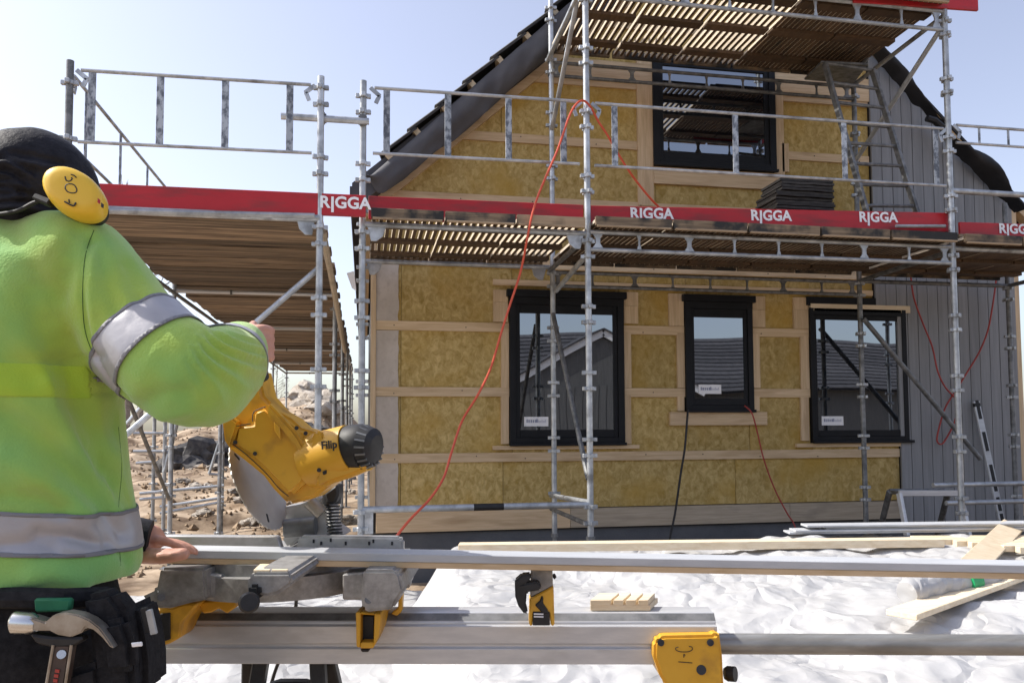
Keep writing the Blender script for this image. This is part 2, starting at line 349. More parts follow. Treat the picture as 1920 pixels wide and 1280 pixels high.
# rocks lying on the soil
rock_me = []
for s in range(5):
    bm = bmesh.new(); bmesh.ops.create_icosphere(bm, subdivisions=3, radius=1)
    for v in bm.verts:
        n = noise.fractal(v.co*1.3+Vector((s*9, 0, 0)), 1, 2, 4); v.co *= .8+.45*n
        v.co.z *= .68; v.co.x *= 1.25
    me = bpy.data.meshes.new('rock'); bm.to_mesh(me); bm.free()
    me.polygons.foreach_set('use_smooth', [True]*len(me.polygons)); me.set_sharp_from_angle(angle=R(28)); me.materials.append(MATS['stone']); rock_me.append(me)
def rock(px, py, Y, size, label, dark=False, group='stones lying on the dug soil'):
    p = aY(px, py, Y); z = gz(p.x, p.y); k = random.choice(rock_me)
    if dark: k = k.copy(); k.materials.clear(); k.materials.append(MATS['stone_dark'])
    o = place('rock', k, (p.x, p.y, z+size*.22)); o.scale = (size, size*random.uniform(.8, 1.1), size*random.uniform(.75, 1.05)); o.rotation_euler = (0, 0, random.uniform(0, 6))
    tag(o, label, 'rock', group); return o
for i in range(26):
    px = random.uniform(245, 660); Y = random.uniform(11.5, 25)
    rock(px, 900, Y, random.uniform(.07, .2), 'small pale stone lying loose on the dug soil beside the house')
for px, Y, s in ((640, 31, .9), (612, 33, .8), (668, 29, .7), (655, 35, 1.2), (590, 34, .9), (575, 37, 1.0), (630, 27, .45), (655, 25, .4)):
    rock(px, 800, Y, s, 'blasted pale boulder in the rock heap behind the side scaffold', group='boulders of the rock heap')
for px, Y, s in ((375, 24, 1.0), (345, 23, .75), (405, 25, .8), (566, 30, .7), (585, 29, .55)):
    rock(px, 800, Y, s, 'dark wet boulder on the soil bank behind the side scaffold', True, 'dark boulders on the bank')

# ================================================================== HOUSE
YW = 7.37
APX, APZ, KL, KR_ = 3.78, 6.65, .878, .933
XL, XR = .053, 6.914
def rake(x): return APZ-KL*(APX-x) if x < APX else APZ-KR_*(x-APX)
def clip_poly(poly):                                  # clip an (x, z) polygon to below both rake lines
    for sgn in (0, 1):
        f = (lambda q: (APZ-KL*(APX-q[0]))-q[1]) if sgn == 0 else (lambda q: (APZ-KR_*(q[0]-APX))-q[1])
        out = []
        for i in range(len(poly)):
            a, b = poly[i], poly[(i+1) % len(poly)]; fa, fb = f(a), f(b)
            if fa >= 0: out.append(a)
            if fa*fb < 0: t = fa/(fa-fb); out.append((a[0]+(b[0]-a[0])*t, a[1]+(b[1]-a[1])*t))
        poly = out
        if len(poly) < 3: return []
    return poly
house = thing('house', (3.5, 12.5, -.1), 'half-clad new gable house with yellow mineral wool, black windows and dark roof', 'house')
def slab(name, m, x0, x1, z0, z1, y0, y1, bevel=0, par=None):
    p = clip_poly([(x0, z0), (x1, z0), (x1, z1), (x0, z1)])
    if not p: return None
    return MB().prism([(a, y0, b) for a, b in p], (0, y1-y0, 0)).build(name, m, par or house, bevel, 0)
# structural core behind the insulation
MB().prism([(XL+.03, 7.44, .2), (XR-.02, 7.44, .2), (XR-.02, 7.44, rake(XR-.02)-.03), (APX, 7.44, APZ-.05), (XL+.03, 7.44, rake(XL+.03)-.03)], (0, 10.6, 0)).build('wall', 'membrane_black', house, 0, 0)
B('plinth', 'plinth', house, (XL+.02, 7.385, -.5), (XR, 17.9, .352))
B('sill_flashing', 'membrane_black', house, (XL+.02, 7.36, .352), (5.45, 7.40, .364))
rows = [1.03+.61*k for k in range(11)]
BH = .072
def px2x(px, py): return aY(px, py, 7.35).x
def px2z(px, py): return aY(px, py, 7.35).z
# windows: outer rectangle and pane rectangle
W1 = dict(x0=px2x(955, 700), x1=px2x(1169, 700), z0=px2z(1060, 834), z1=px2z(1060, 549), g=(.100, .105, .145, .205), cap=True)
W2 = dict(x0=px2x(1284, 680), x1=px2x(1410, 680), z0=px2z(1345, 772), z1=px2z(1345, 557), g=(.095, .09, .13, .205), cap=True)
W3 = dict(x0=px2x(1518, 700), x1=px2x(1698, 700), z0=px2z(1610, 829), z1=px2z(1610, 580), g=(.075, .085, .125, .115), cap=False)
W4 = dict(x0=px2x(1223, 230), x1=px2x(1452, 230), z0=px2z(1337, 318), z1=px2z(1337, 112), g=(.11, .115, .15, .11), cap=False)
WINS = [W1, W2, W3, W4]
def cut(x0, x1, z0, z1, pad=0):                       # does this rectangle lie inside a window
    for w in WINS:
        if x0 > w['x0']-pad and x1 < w['x1']+pad and z0 > w['z0']-pad and z1 < w['z1']+pad: return True
    return False
# insulation panels row by row; split where windows stand
XC_LO, XC_HI = 5.44, 5.19
zr = [.55]+rows
for k in range(len(zr)-1):
    z0, z1 = zr[k], zr[k+1]
    xr = XC_LO if z1 < 1.1 else (5.44 if z1 < 2.6 else XC_HI)
    cuts = {XL+.01, xr}
    for w in WINS:
        if w['z0'] < z1 and w['z1'] > z0:
            cuts |= {w['x0']+.03, w['x1']-.03}
    cuts |= {v for v in ([.33, 2.62] if k % 2 else [.33, 1.28, 3.62]) if not any(w['x0']-.2 < v < w['x1']+.2 and w['z0'] < z1 and w['z1'] > z0 for w in WINS)}
    cuts = sorted(c for c in cuts if c <= xr)
    for a, b in zip(cuts, cuts[1:]):
        if b-a < .02: continue
        subs = [(z0, z1)]
        for w in WINS:
            if a >= w['x0'] and b <= w['x1'] and w['z0'] < z1 and w['z1'] > z0:
                subs = [q for q in ((z0, w['z0']+.03), (w['z1']-.03, z1)) if q[1]-q[0] > .02]
        for c, d in subs:
            slab('insulation_panel', 'wool', a+.002, b-.002, c+.002, d-.002, YW+random.uniform(-.004, .006), 7.43)
# corner board and pale sheathing strip on the left corner
slab('corner_board', 'pine_z', XL, .100, .56, 3.55, 7.335, 7.44)
for z0, z1 in ((.565, 1.0), (1.07, 1.6), (1.68, 2.21), (2.29, 2.83)):
    n = 9; e = [(.305+.012*noise.noise(Vector((z0*7, i*.6, 0))), z0+(z1-z0)*i/n) for i in range(n+1)]
    MB().prism([(.102, 7.352, z0)]+[(q[0], 7.352, q[1]) for q in e]+[(.102, 7.352, z1)], (0, .014, 0)).build('sheathing_strip', 'sheet_pale', house, 0, 0)
# horizontal battens, broken at the windows
for k, z in enumerate(rows):
    xa = .095 if k < 4 else XL
    xr = 5.43 if z < 2.6 else XC_HI-.01
    segs = [(xa, xr)]
    for w in WINS:
        if w['z0']-.03 < z < w['z1']+.03:
            ns = []
            for a, b in segs:
                if w['x0'] > a and w['x1'] < b: ns += [(a, w['x0']-.002), (w['x1']+.002, b)]
                else: ns.append((a, b))
            segs = ns
    for a, b in segs:
        slab('batten', 'pine_x', a, b, z-BH/2, z+BH/2+.012, 7.346+random.uniform(-.002, .002), 7.39)
slab('header_batten', 'pine_x', 1.19, 5.18, px2z(1345, 546), px2z(1345, 536), 7.349, 7.39)
for a, b in ((.11, 1.92), (1.924, 4.18), (4.184, 5.43)):
    slab('sill_beam', 'beam_grey' if a > 1 else 'pine_x', a, b, .366, .545, 7.34, 7.42)
# studs, blocks and sill boards round the windows (given in picture coordinates on the wall plane)
def wallbox(name, m, px0, px1, py0, py1, dy=.0, w=.03):
    a = aY(px0, py1, 7.345); b = aY(px1, py0, 7.345); slab(name, m, a.x, b.x, a.z, b.z, 7.342+dy, 7.40)
for q in ((940, 954, 622, 727), (940, 954, 741, 832), (1170, 1183, 622, 727), (1170, 1183, 741, 832), (1271, 1283, 624, 727), (1271, 1283, 743, 770),
          (1411, 1424, 626, 727), (1411, 1424, 743, 770), (1503, 1516, 630, 729), (1503, 1516, 745, 826)): wallbox('stud', 'pine_z', *q, dy=.002)
for q in ((925, 952, 544, 566), (925, 952, 567, 603), (1170, 1196, 548, 573), (1170, 1196, 574, 606), (1255, 1281, 551, 611), (1411, 1434, 556, 580), (1411, 1434, 581, 613), (1489, 1515, 558, 580), (1489, 1515, 581, 616)):
    wallbox('block', 'pine_z', *q, dy=-.003)
wallbox('sill_board', 'pine_x', 924, 1198, 833.5, 843, -.012); wallbox('sill_board', 'pine_x', 1256, 1437, 772, 797, -.012); wallbox('sill_board', 'pine_x', 1493, 1690, 829.5, 838, -.012)
wallbox('stud', 'pine_z', 1197, 1222, 100, 385, -.004); wallbox('stud', 'pine_z', 1453, 1466, 120, 380, -.004); wallbox('block', 'pine_z', 1467, 1478, 270, 322, -.004)
wallbox('sill_board', 'pine_x', 1226, 1452, 326, 344, -.008); wallbox('header_board', 'pine_x', 1060, 1222, 122, 146, -.006); wallbox('header_board', 'pine_x', 1453, 1630, 150, 178, -.006)
wallbox('head_batten', 'pine_pale', 1518, 1703, 574.5, 583, -.026)
wallbox('drip_board', 'black_frame', 1511, 1640, 560, 572.5, -.018)
# knots are in the grain; nail heads on the battens
nail = MB().tube([(0, 0, 0), (0, -.006, 0)], .0055, 6).mesh('nail_head', 0, 0); nail.materials.append(MATS['ink'])
for x, z in [(.35+.6*i+random.uniform(-.1, .1), r_+random.uniform(-.02, .02)) for i in range(9) for r_ in rows[:6]]:
    if not any(w['x0']-.05 < x < w['x1']+.05 and w['z0']-.1 < z < w['z1']+.1 for w in WINS) and x < 5.1 and z < rake(x)-.15:
        place('nail_head', nail, (x, 7.343, z), house)
def window(w, sticker):
    x0, x1, z0, z1 = w['x0'], w['x1'], w['z0'], w['z1']; l, r_, b, t = w['g']
    o = MB()
    y0, y1 = 7.315, 7.43
    o.box((x0, y0, z0), (x0+l*.6, y1, z1)).box((x1-r_*.6, y0, z0), (x1, y1, z1)).box((x0+l*.6, y0+.001, z0), (x1-r_*.6, y1, z0+b*.5)).box((x0+l*.6, y0+.001, z1-t*.6), (x1-r_*.6, y1, z1))
    win = o.build('window', 'black_frame', house, .002, 30)
    s = MB(); a0, a1, c0, c1 = x0+l*.6, x1-r_*.6, z0+b*.5, z1-t*.6; ys = y0+.014
    s.box((a0+.001, ys, c0), (x0+l, y1, c1)).box((x1-r_, ys, c0), (a1-.001, y1, c1)).box((x0+l, ys+.001, c0), (x1-r_, y1, z0+b)).box((x0+l, ys+.001, z1-t), (x1-r_, y1, c1))
    s.build('sash', 'black_frame', win, .003, 30)
    B('pane', 'pane', win, (x0+l-.004, ys+.016, z0+b-.004), (x1-r_+.004, ys+.022, z1-t+.004))
    if w['cap']:
        B('drip_cap', 'black_frame', win, (x0-.03, y0-.035, z1-.055), (x1+.022, y0+.02, z1+.012), .003)
    B('sill_flashing', 'black_frame', win, (x0-.004, y0-.03, z0-.006), (x1+(.035 if w is W3 else .006), y0-.001, z0+.022), .002)
    if sticker:
        p, q = (aY(sticker[0], sticker[3], ys+.014), aY(sticker[1], sticker[2], ys+.014))
        st = B('sticker', 'sticker', win, (p.x, ys+.0125, p.z), (q.x, ys+.0155, q.z))
        return win, (p, q, ys)
    return win, None
for w, s in ((W1, (983, 1028, 781, 799)), (W2, (1310, 1352, 721, 738)), (W3, (1541, 1581, 780, 797)), (W4, None)):
    win, st = window(w, s)
    if st:
        p, q, ys = st; w_ = q.x-p.x; h_ = q.z-p.z; zc = (p.z+q.z)/2   # print too blurred to read: a bold and a light word
        bars = [(.09, .10, .34), (.17, .22, .30), (.26, .22, .30), (.35, .22, .28), (.44, .30, .30), (.50, .30, .36)]
        for t, lo_, hi_ in bars: B('sticker_print', 'sticker_ink', win, (p.x+w_*t, ys+.0116, zc-h_*.11), (p.x+w_*(t+.06), ys+.0122, zc-h_*.11+h_*hi_))
        for i in range(7): B('sticker_print', 'sticker_ink_light', win, (p.x+w_*(.57+.05*i), ys+.0116, zc-h_*.11), (p.x+w_*(.60+.05*i), ys+.0122, zc-h_*.11+h_*(.22 if i % 3 else .3)))
# grey board cladding on the right
x = XC_HI; pitch = .121
while x < XR-.09:
    z0 = .30
    if x < 5.43: z0 = px2z(1660, 573)
    slab('cladding_board', 'cladding', x+.004, min(x+pitch-.004, XR-.06), z0, 9, 7.325+random.uniform(-.0015, .0015), 7.345); x += pitch
slab('cladding_backing', 'membrane_black', XC_HI, 5.44, px2z(1660, 573)+.004, 9, 7.347, 7.42); slab('cladding_backing', 'membrane_black', 5.44, XR-.06, .31, 9, 7.347, 7.42)
slab('corner_board', 'pine_z', XR-.055, XR, .36, 9, 7.33, 7.44)
# rake boards
def rakestrip(name, m, xa, xb, dz, y0, y1):
    za, zb = (APZ-KL*(APX-xa), APZ-KL*(APX-xb)) if xb <= APX else (APZ-KR_*(xa-APX), APZ-KR_*(xb-APX))
    return MB().prism([(xa, y0, za-dz), (xb, y0, zb-dz), (xb, y0, zb+.02), (xa, y0, za+.02)], (0, y1-y0, 0)).build(name, m, house, 0, 0)
rakestrip('rake_board', 'pine_x', XL-.05, APX, .085, 7.325, 7.43); rakestrip('rake_board', 'pine_x', APX, XR+.25, .085, 7.315, 7.43)
# roof slopes
YG, YB = 7.16, 18.2
def slope_slab(xa, xb, side, lo_=.03, hi_=.14, yg=YG):
    f = (lambda q: APZ-KL*(APX-q)) if side < 0 else (lambda q: APZ-KR_*(q-APX))
    return MB().prism([(xa, yg, f(xa)+lo_), (xb, yg, f(xb)+lo_), (xb, yg, f(xb)+hi_), (xa, yg, f(xa)+hi_)], (0, YB-yg, 0))
pts = [aY(1041-51.8*k, 22+45*k, 7.13) for k in range(-9, 7)]
GAP = sum(p.z-rake(p.x) for p in pts[6:])/len(pts[6:])
roofL = slope_slab(-.12, APX, -1, .03, max(.14, GAP-.06)).build('roof_slope', 'membrane', house, 0, 0); roofR = slope_slab(APX, XR+.22, 1, .022, .06, 7.30).build('roof_slope', 'membrane_black', house, 0, 0)
pts = [aY(1041-51.8*k, 22+45*k, 7.13) for k in range(-9, 7)]
sl = (pts[-2]-pts[-1]); sl.y = 0; L = sl.length; sd = sl.normalized(); nd = Vector((-sd.z, 0, sd.x))
tl = MB()
prof = []
for i in range(7): prof.append((i*.05, .022*math.sin(i/6*math.pi*2)))
tv = []
for a in (0, 1):
    for (yy, h) in prof: tv.append(sd*(a*(L+.06)) + Vector((0, yy, 0)) + nd*(h+.028-.030*a))
m7 = len(prof)
tl.v = tv + [q - nd*.022 for q in tv]
tl.f = [(i, i+1, m7+i+1, m7+i) for i in range(m7-1)] + [(2*m7+i, 3*m7+i, 3*m7+i+1, 2*m7+i+1) for i in range(m7-1)]
tl.f += [(i, 2*m7+i, 2*m7+i+1, i+1) for i in range(m7-1)] + [(m7+i, m7+i+1, 3*m7+i+1, 3*m7+i) for i in range(m7-1)] + [(0, m7, 3*m7, 2*m7), (m7-1, 3*m7-1, 4*m7-1, 2*m7-1)]
tile_me = tl.mesh('roof_tile', 0, 60); tile_me.materials.append(MATS['tile'])
bat_me = MB().box((-.027, 0, -.027), (.027, 4.0, .027)).mesh('tile_batten', 0, 0); bat_me.materials.append(MATS['pine_pale'])
for p in pts:
    if p.x > APX-.1: continue
    o = place('tile_batten', bat_me, p, roofL, (0, -math.atan2(sd.z, sd.x), 0))
    for j in range(2):
        place('roof_tile', tile_me, p - sd*.05 + nd*.032 + Vector((0, -.04+j*.3, 0)), roofL)
# grey underlay sheet hanging over the left rake
up = [aY(1041-51.8*k*.5+2, 22+45*k*.5+5, 7.10) for k in range(-6, 15)]
low_px = [(1180, -30), (1100, 40), (1027, 106), (985, 142), (937, 186), (899, 222), (862, 254), (846, 266), (827, 277), (796, 303), (759, 335), (735, 352), (712, 364), (697, 345), (687, 321)]
low = curve_pts([aY(x, y, 7.14) for x, y in low_px], 6); up = curve_pts(up, 5)
def resample(p, n):
    d = [0]
    for a, b in zip(p, p[1:]): d.append(d[-1]+(b-a).length)
    out = []
    for k in range(n):
        t = d[-1]*k/(n-1); i = max(0, min(len(d)-2, next((j for j in range(len(d)-1) if d[j+1] >= t), len(d)-2)))
        u = (t-d[i])/max(1e-9, d[i+1]-d[i]); out.append(p[i].lerp(p[i+1], u))
    return out
def sheet(name, m, A, Bc, par, thick=.004, bulge=.05, nu=60, nv=9, seed=0, amp=.03):
    A, Bc = resample(A, nu), resample(Bc, nu); o = MB(); vs = []
    for i in range(nu):
        for j in range(nv):
            t = j/(nv-1); p = A[i].lerp(Bc[i], t); b = bulge*math.sin(t*math.pi)
            b += amp*noise.fractal(Vector((i*.13, t*1.6, seed)), 1, 2, 4)*(.25+t)
            vs.append(p - Vector((0, b, 0)))
    n = len(vs); o.v = vs + [q+Vector((0, thick, 0)) for q in vs]
    for i in range(nu-1):
        for j in range(nv-1):
            a = i*nv+j; o.f.append((a, a+1, a+nv+1, a+nv)); o.f.append((n+a, n+a+nv, n+a+nv+1, n+a+1))
    for i in range(nu-1):
        for j in (0, nv-1): a = i*nv+j; o.f.append((a, a+nv, n+a+nv, n+a))
    for j in range(nv-1):
        for i in (0, nu-1): a = i*nv+j; o.f.append((a, a+1, n+a+1, n+a))
    return o.build(name, m, par, 0, 60)
sheet('underlay_sheet', 'membrane', up, low, house, .006, .05, 90, 10, 3, .045)
# black membrane billowing over the right rake
o1 = [(1560, -20), (1604, 50), (1622, 62), (1650, 92), (1682, 118), (1702, 142), (1722, 178), (1742, 214), (1762, 240), (1778, 268), (1806, 280), (1834, 283), (1858, 296), (1874, 320), (1886, 350), (1896, 372), (1908, 398)]
i1 = [(1545, -5), (1598, 66), (1618, 86), (1640, 110), (1662, 136), (1690, 168), (1715, 198), (1742, 226), (1764, 248), (1780, 272), (1800, 296), (1822, 318), (1846, 340), (1866, 362), (1884, 378), (1894, 388), (1904, 398)]
sheet('membrane_sheet', 'membrane_black', curve_pts([aY(*p, 7.20) for p in o1], 5), curve_pts([aY(*p, 7.25) for p in i1], 5), house, .012, .12, 90, 9, 8, .05)
T('membrane_roll', 'membrane_black', house, [aY(1738, 222, 7.1), aY(1752, 226, 7.1), aY(1766, 238, 7.12)], .035, 8)
B('gutter_end', 'membrane', house, (-.14, 7.2, 3.40), (-.035, 18.2, 3.49))
B('eave_board', 'pine_y', house, (-.03, 7.34, 3.30), (XL, 18.0, 3.47))
# ================================================================== FACADE SCAFFOLD
YF, YR = 5.75, 7.02
PX_ = [-.02, 1.66, 4.80, 6.49]
scaf = thing('facade_scaffold', (2.4, 6.4, -.1), 'galvanised facade scaffold with two plank decks and red toe boards in front of the house', 'scaffold')
ring = MB().tube([(0, 0, -.014), (0, 0, .014)], .033, 12)
for k in range(4):
    a = k*math.pi/2; d = Vector((math.cos(a), math.sin(a), 0)); ring.bar(d*.026+Vector((0, 0, -.002)), d*.055+Vector((0, 0, -.002)), .030, .030)
collar_me = ring.mesh('collar', .003, 30); collar_me.materials.append(MATS['steel'])
def post(par, x, y, z0, z1, m='steel', first=.10, jack=True, foot=None):
    p = T('standard', m, par, [(x, y, z0), (x, y, z1)], .0242, 14)
    z = first
    while z < z1-.03:
        if z > z0+.03: place('collar', collar_me, (x, y, z), p, (0, 0, random.uniform(-.3, .3)))
        if z0+.03 < z+.12 < z1-.03: place('collar', collar_me, (x, y, z+.12), p, (0, 0, random.uniform(-.3, .3)))
        z += .5
    if jack:
        g = (foot if foot is not None else gz(x, y))
        j = MB().tube([(x, y, g+.006), (x, y, z0+.05)], .019, 10).tube([(x, y, z0-.03), (x, y, z0)], .035, 8).box((x-.075, y-.075, g-.004), (x+.075, y+.075, g+.006))
        j.build('base_jack', 'steel_dark', p)
    return p
tops_f = [3.83, 6.3, 6.3, 4.2]; tops_r = [3.3, 6.0, 5.25, 3.6]
for i, x in enumerate(PX_):
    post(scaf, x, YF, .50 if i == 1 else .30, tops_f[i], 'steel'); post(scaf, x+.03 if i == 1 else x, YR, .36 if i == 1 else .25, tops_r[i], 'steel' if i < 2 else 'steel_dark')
def rail(x0, x1, y, z, r=.0242, m='steel', par=None, name='ledger'): return T(name, m, par or scaf, [(x0, y, z), (x1, y, z)], r, 12)
def gframe(par, p0, p1, h, cuts, hooks=True, flat=.048):          # guard frame: two rails and flat uprights
    p0, p1 = Vector(p0), Vector(p1); dn = Vector((0, 0, -h)); u = (p1-p0).normalized()
    fr = MB().tube([p0+u*.05, p1-u*.05], .013, 8).tube([p0+dn+u*.04, p1+dn-u*.04], .012, 8).build('guard_frame', 'steel', par)
    for t in cuts:
        q = p0.lerp(p1, t); MB().bar(q+Vector((0, 0, -.008)), q+dn+Vector((0, 0, .008)), .008, flat, u).build('upright', 'steel_mottled', fr, .0015, 30)
    if hooks:
        for q, s in ((p0, 1), (p1, -1)):
            MB().bar(q+u*s*.02, q+u*s*.09+Vector((0, 0, -.06)), .01, .03, ZZ).bar(q+u*s*.085+Vector((0, 0, -.055)), q+u*s*.06+Vector((0, 0, -.115)), .01, .03, u).build('hook', 'steel', fr, .002, 30)
    return fr
def truss(par, x0, x1, y, zt, h=.135, m='steel', webs=None):
    t = MB().tube([(x0, y, zt), (x1, y, zt)], .0165, 10).tube([(x0, y, zt-h), (x1, y, zt-h)], .0165, 10).build('truss_ledger', m, par)
    for w in webs or (.025, .13, .26, .38, .5, .62, .74, .87, .975):
        xx = x0+(x1-x0)*w; big = w in (.025, .26, .74, .975); s = .042 if big else .018
        z0, z1 = zt-h+.012, zt-.012; zm = (z0+z1)/2; n = s*.42
        MB().prism([(xx-s, y-.006, z0), (xx+s, y-.006, z0), (xx+n, y-.006, zm-.02), (xx+n, y-.006, zm+.02), (xx+s, y-.006, z1), (xx-s, y-.006, z1), (xx-n, y-.006, zm+.02), (xx-n, y-.006, zm-.02)], (0, .012, 0)).build('web_plate', m, t, 0, 0)
    return t
def coupler(par, p, s=.05): return MB().bar(Vector(p)-Vector((s*.6, 0, 0)), Vector(p)+Vector((s*.6, 0, 0)), s*1.5, s*1.4).build('coupler', 'steel_dark', par, .01, 40, 2)
ZD = 2.79
# bay 1 ledgers
for y in (YF, YR):
    t = rail(PX_[0], PX_[1], y, ZD-.015, .021)
    for x, s in ((PX_[0], 1), (PX_[1], -1)):
        MB().prism([(x+s*.03, y-.006, ZD-.02), (x+s*.17, y-.006, ZD-.02), (x+s*.145, y-.006, ZD-.10), (x+s*.10, y-.006, ZD-.135), (x+s*.06, y-.006, ZD-.135)], (0, .012, 0)).build('end_plate', 'steel', t, .003, 30)
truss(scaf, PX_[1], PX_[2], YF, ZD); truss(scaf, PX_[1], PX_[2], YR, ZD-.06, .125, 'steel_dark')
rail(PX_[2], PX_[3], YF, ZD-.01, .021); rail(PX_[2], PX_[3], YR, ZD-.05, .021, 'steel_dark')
ZU = 4.80
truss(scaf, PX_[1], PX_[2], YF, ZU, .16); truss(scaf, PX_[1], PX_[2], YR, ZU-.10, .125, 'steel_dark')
for i, x in enumerate(PX_):                            # transoms front to back
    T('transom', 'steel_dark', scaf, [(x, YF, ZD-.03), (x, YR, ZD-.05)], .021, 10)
    if i in (1, 2): T('transom', 'steel', scaf, [(x, YF, ZU-.03), (x, YR, ZU-.08)], .021, 10)
# guard frames
gframe(scaf, (PX_[0]+.03, YF, 3.785), (PX_[1]-.02, YF, 3.795), .485, (.085, .36, .64, .90))
f2 = gframe(scaf, (PX_[1]+.02, YF, 3.79), (PX_[2], YF, 3.79), .485, (.065, .385, .69, .96))
gframe(scaf, (PX_[2]+.03, YF, 3.83), (PX_[3], YF, 3.83), .15, (.16, .33, .55, .8), True, .02)
rail(PX_[2]-.02, PX_[3], YF, 3.265, .024, 'steel')
# clamped short tube between the two scaffolds
cl = T('handrail_tube', 'steel', scaf, [aY(527, 218, YF-.05), aY(692, 228, YF-.05)], .0242, 12)
coupler(scaf, aY(680, 226, YF-.03)); coupler(scaf, aY(604, 222, YF-.03))
# diagonals
def diag(p, q, m='steel', r=.021, par=None): return T('brace', m, par or scaf, [p, q], r, 10)
diag((PX_[1]+.02, YR-.05, px2z(1038, 596)-.02), (PX_[1]+.0, YF+.05, .92), 'steel_dark')
diag((PX_[2], YR-.05, 2.36), (6.05, YR-.05, .98), 'steel_dark', .024)
diag((PX_[2]-.06, YR, 4.70), (PX_[2]-.05, YF, 5.35), 'steel_dark'); diag((PX_[2], YR, 3.95), (PX_[2]-.03, YF, 4.66), 'steel')
diag((PX_[1]+.03, YR, 4.05), (PX_[1]+.02, YF+.02, 5.0), 'steel')
diag((PX_[1], YF+.05, 2.62), (PX_[1]+.05, YR-.05, 2.55), 'steel')
# lower rails
rail(PX_[0], PX_[1], YF, .735, .0242, 'steel'); rail(PX_[2]+.02, PX_[3], YF+.35, .80, .021, 'steel'); rail(PX_[2]+.02, PX_[3], YF+.2, .66, .021, 'steel')
T('transom', 'steel', scaf, [(PX_[1], YF, .75), (PX_[1], YR, .70)], .021, 10); T('transom', 'steel_dark', scaf, [(PX_[1], YF, .58), (PX_[1], YR, .58)], .018, 10)
MB().box((PX_[0]+.02, YF-.012, .56), (PX_[0]+.09, YF, .72)).build('end_plate', 'steel', scaf, .02, 30, 3)
MB().tube([(aY(888, 942, YF).x, YF, .735), (aY(944, 942, YF).x, YF, .735)], .0255, 12).build('tape_wrap', 'rubber', scaf)
# slatted deck panels
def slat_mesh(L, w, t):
    me = MB().box((-w/2, 0, -t/2), (w/2, L, t/2)).mesh('slat', .0015, 0); me.materials.append(MATS['deck_wood']); me.materials.append(MATS['slat_side_sunlit'])
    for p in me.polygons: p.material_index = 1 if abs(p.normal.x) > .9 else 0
    return me
SL = YR-YF+.16
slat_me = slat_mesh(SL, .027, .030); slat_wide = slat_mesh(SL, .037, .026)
def deck_panel(x0, x1, z, n, wide, edge_m, y0=YF-.10):
    pan = MB().box((x0, y0-.02, z-.012), (x1, y0+.012, z+.058)).build('deck_panel', edge_m, scaf, .004, 30)
    MB().box((x0, y0+SL-.012, z-.012), (x1, y0+SL+.015, z+.058)).build('end_beam', edge_m, pan, .004, 30)
    MB().box((x0+.01, y0-.026, z-.022), (x1-.01, y0+.0, z-.008)).build('edge_strip', 'deck_edge_pale', pan, .002, 30)
    for k in range(3):
        yy = y0+.24+(SL-.48)*k/2
        B('cross_batten', 'deck_wood', pan, (x0+.004, yy-.05, z-.016), (x1-.004, yy+.05, z+.012))
    for i in range(n):
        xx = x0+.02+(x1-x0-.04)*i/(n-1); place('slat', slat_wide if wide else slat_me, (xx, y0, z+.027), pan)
    return pan
w1 = (PX_[1]-PX_[0]-.10)/3
for k in range(3):
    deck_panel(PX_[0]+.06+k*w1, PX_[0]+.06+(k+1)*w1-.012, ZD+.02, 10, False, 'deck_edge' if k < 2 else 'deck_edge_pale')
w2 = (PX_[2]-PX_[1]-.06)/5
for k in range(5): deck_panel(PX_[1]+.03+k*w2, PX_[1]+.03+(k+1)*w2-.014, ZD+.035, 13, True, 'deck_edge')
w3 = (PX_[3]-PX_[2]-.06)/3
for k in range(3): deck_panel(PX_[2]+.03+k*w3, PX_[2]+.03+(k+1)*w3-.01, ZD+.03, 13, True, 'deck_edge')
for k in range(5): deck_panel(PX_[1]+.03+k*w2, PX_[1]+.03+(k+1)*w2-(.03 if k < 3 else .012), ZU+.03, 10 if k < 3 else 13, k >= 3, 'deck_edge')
# stuff lying on the right hand panels keeps most light out: a second layer of boards
for k in range(9):
    x0 = PX_[1]+.62+k*.29
    if x0 > PX_[2]-.3: break
    B('cover_board', 'plank', scaf, (x0, YF-.03, ZD+.088), (x0+.275, YR+.05, ZD+.112))
for k in range(5): B('cover_board', 'plank', scaf, (PX_[2]+.05+k*.32, YF-.03, ZD+.083), (PX_[2]+.05+k*.32+.31, YR+.05, ZD+.107))
for k in range(4): B('cover_board', 'plank', scaf, (PX_[1]+1.95+k*.30, YF-.03, ZU+.083), (PX_[1]+1.95+k*.30+.288, YR+.05, ZU+.107))
# red toe boards with white lettering
def toeboard(par, pa, pb, h, y, texts, sag=0):
    a, b = aY(*pa, y), aY(*pb, y); u = (b-a).normalized()
    o = MB().prism([a, b, b-ZZ*h, a-ZZ*h], (0, .025, 0)).build('toe_board', 'red', par, .003, 30)
    for (tx, ty) in texts:
        c = aY(tx, ty, y-.004); s = .116
        put_text('lettering', 'R', s, 'white_paint', o, c-u*.133, u, ZZ, .0035)
        MB().prism([c-u*.088-ZZ*.068, c-u*.070-ZZ*.068, c-u*.070+ZZ*.044, c-u*.088+ZZ*.044], (0, .002, 0)).build('lettering', 'white_paint', o, 0, 0)
        put_text('lettering', 'GGA', s, 'white_paint', o, c+u*.060, u, ZZ, .0035)
    return o
YT = YF+.045
toeboard(scaf, (691, 367), (1094, 384), .17, YT, [])
toeboard(scaf, (1097, 385), (1780, 399), .16, YT, [(1220, 401), (1444, 405), (1645, 408)])
toeboard(scaf, (1800, 416), (2060, 424), .15, YT, [(1905, 430)])
toeboard(scaf, (1600, -25), (1834, -8), .13, YF-.03, [])
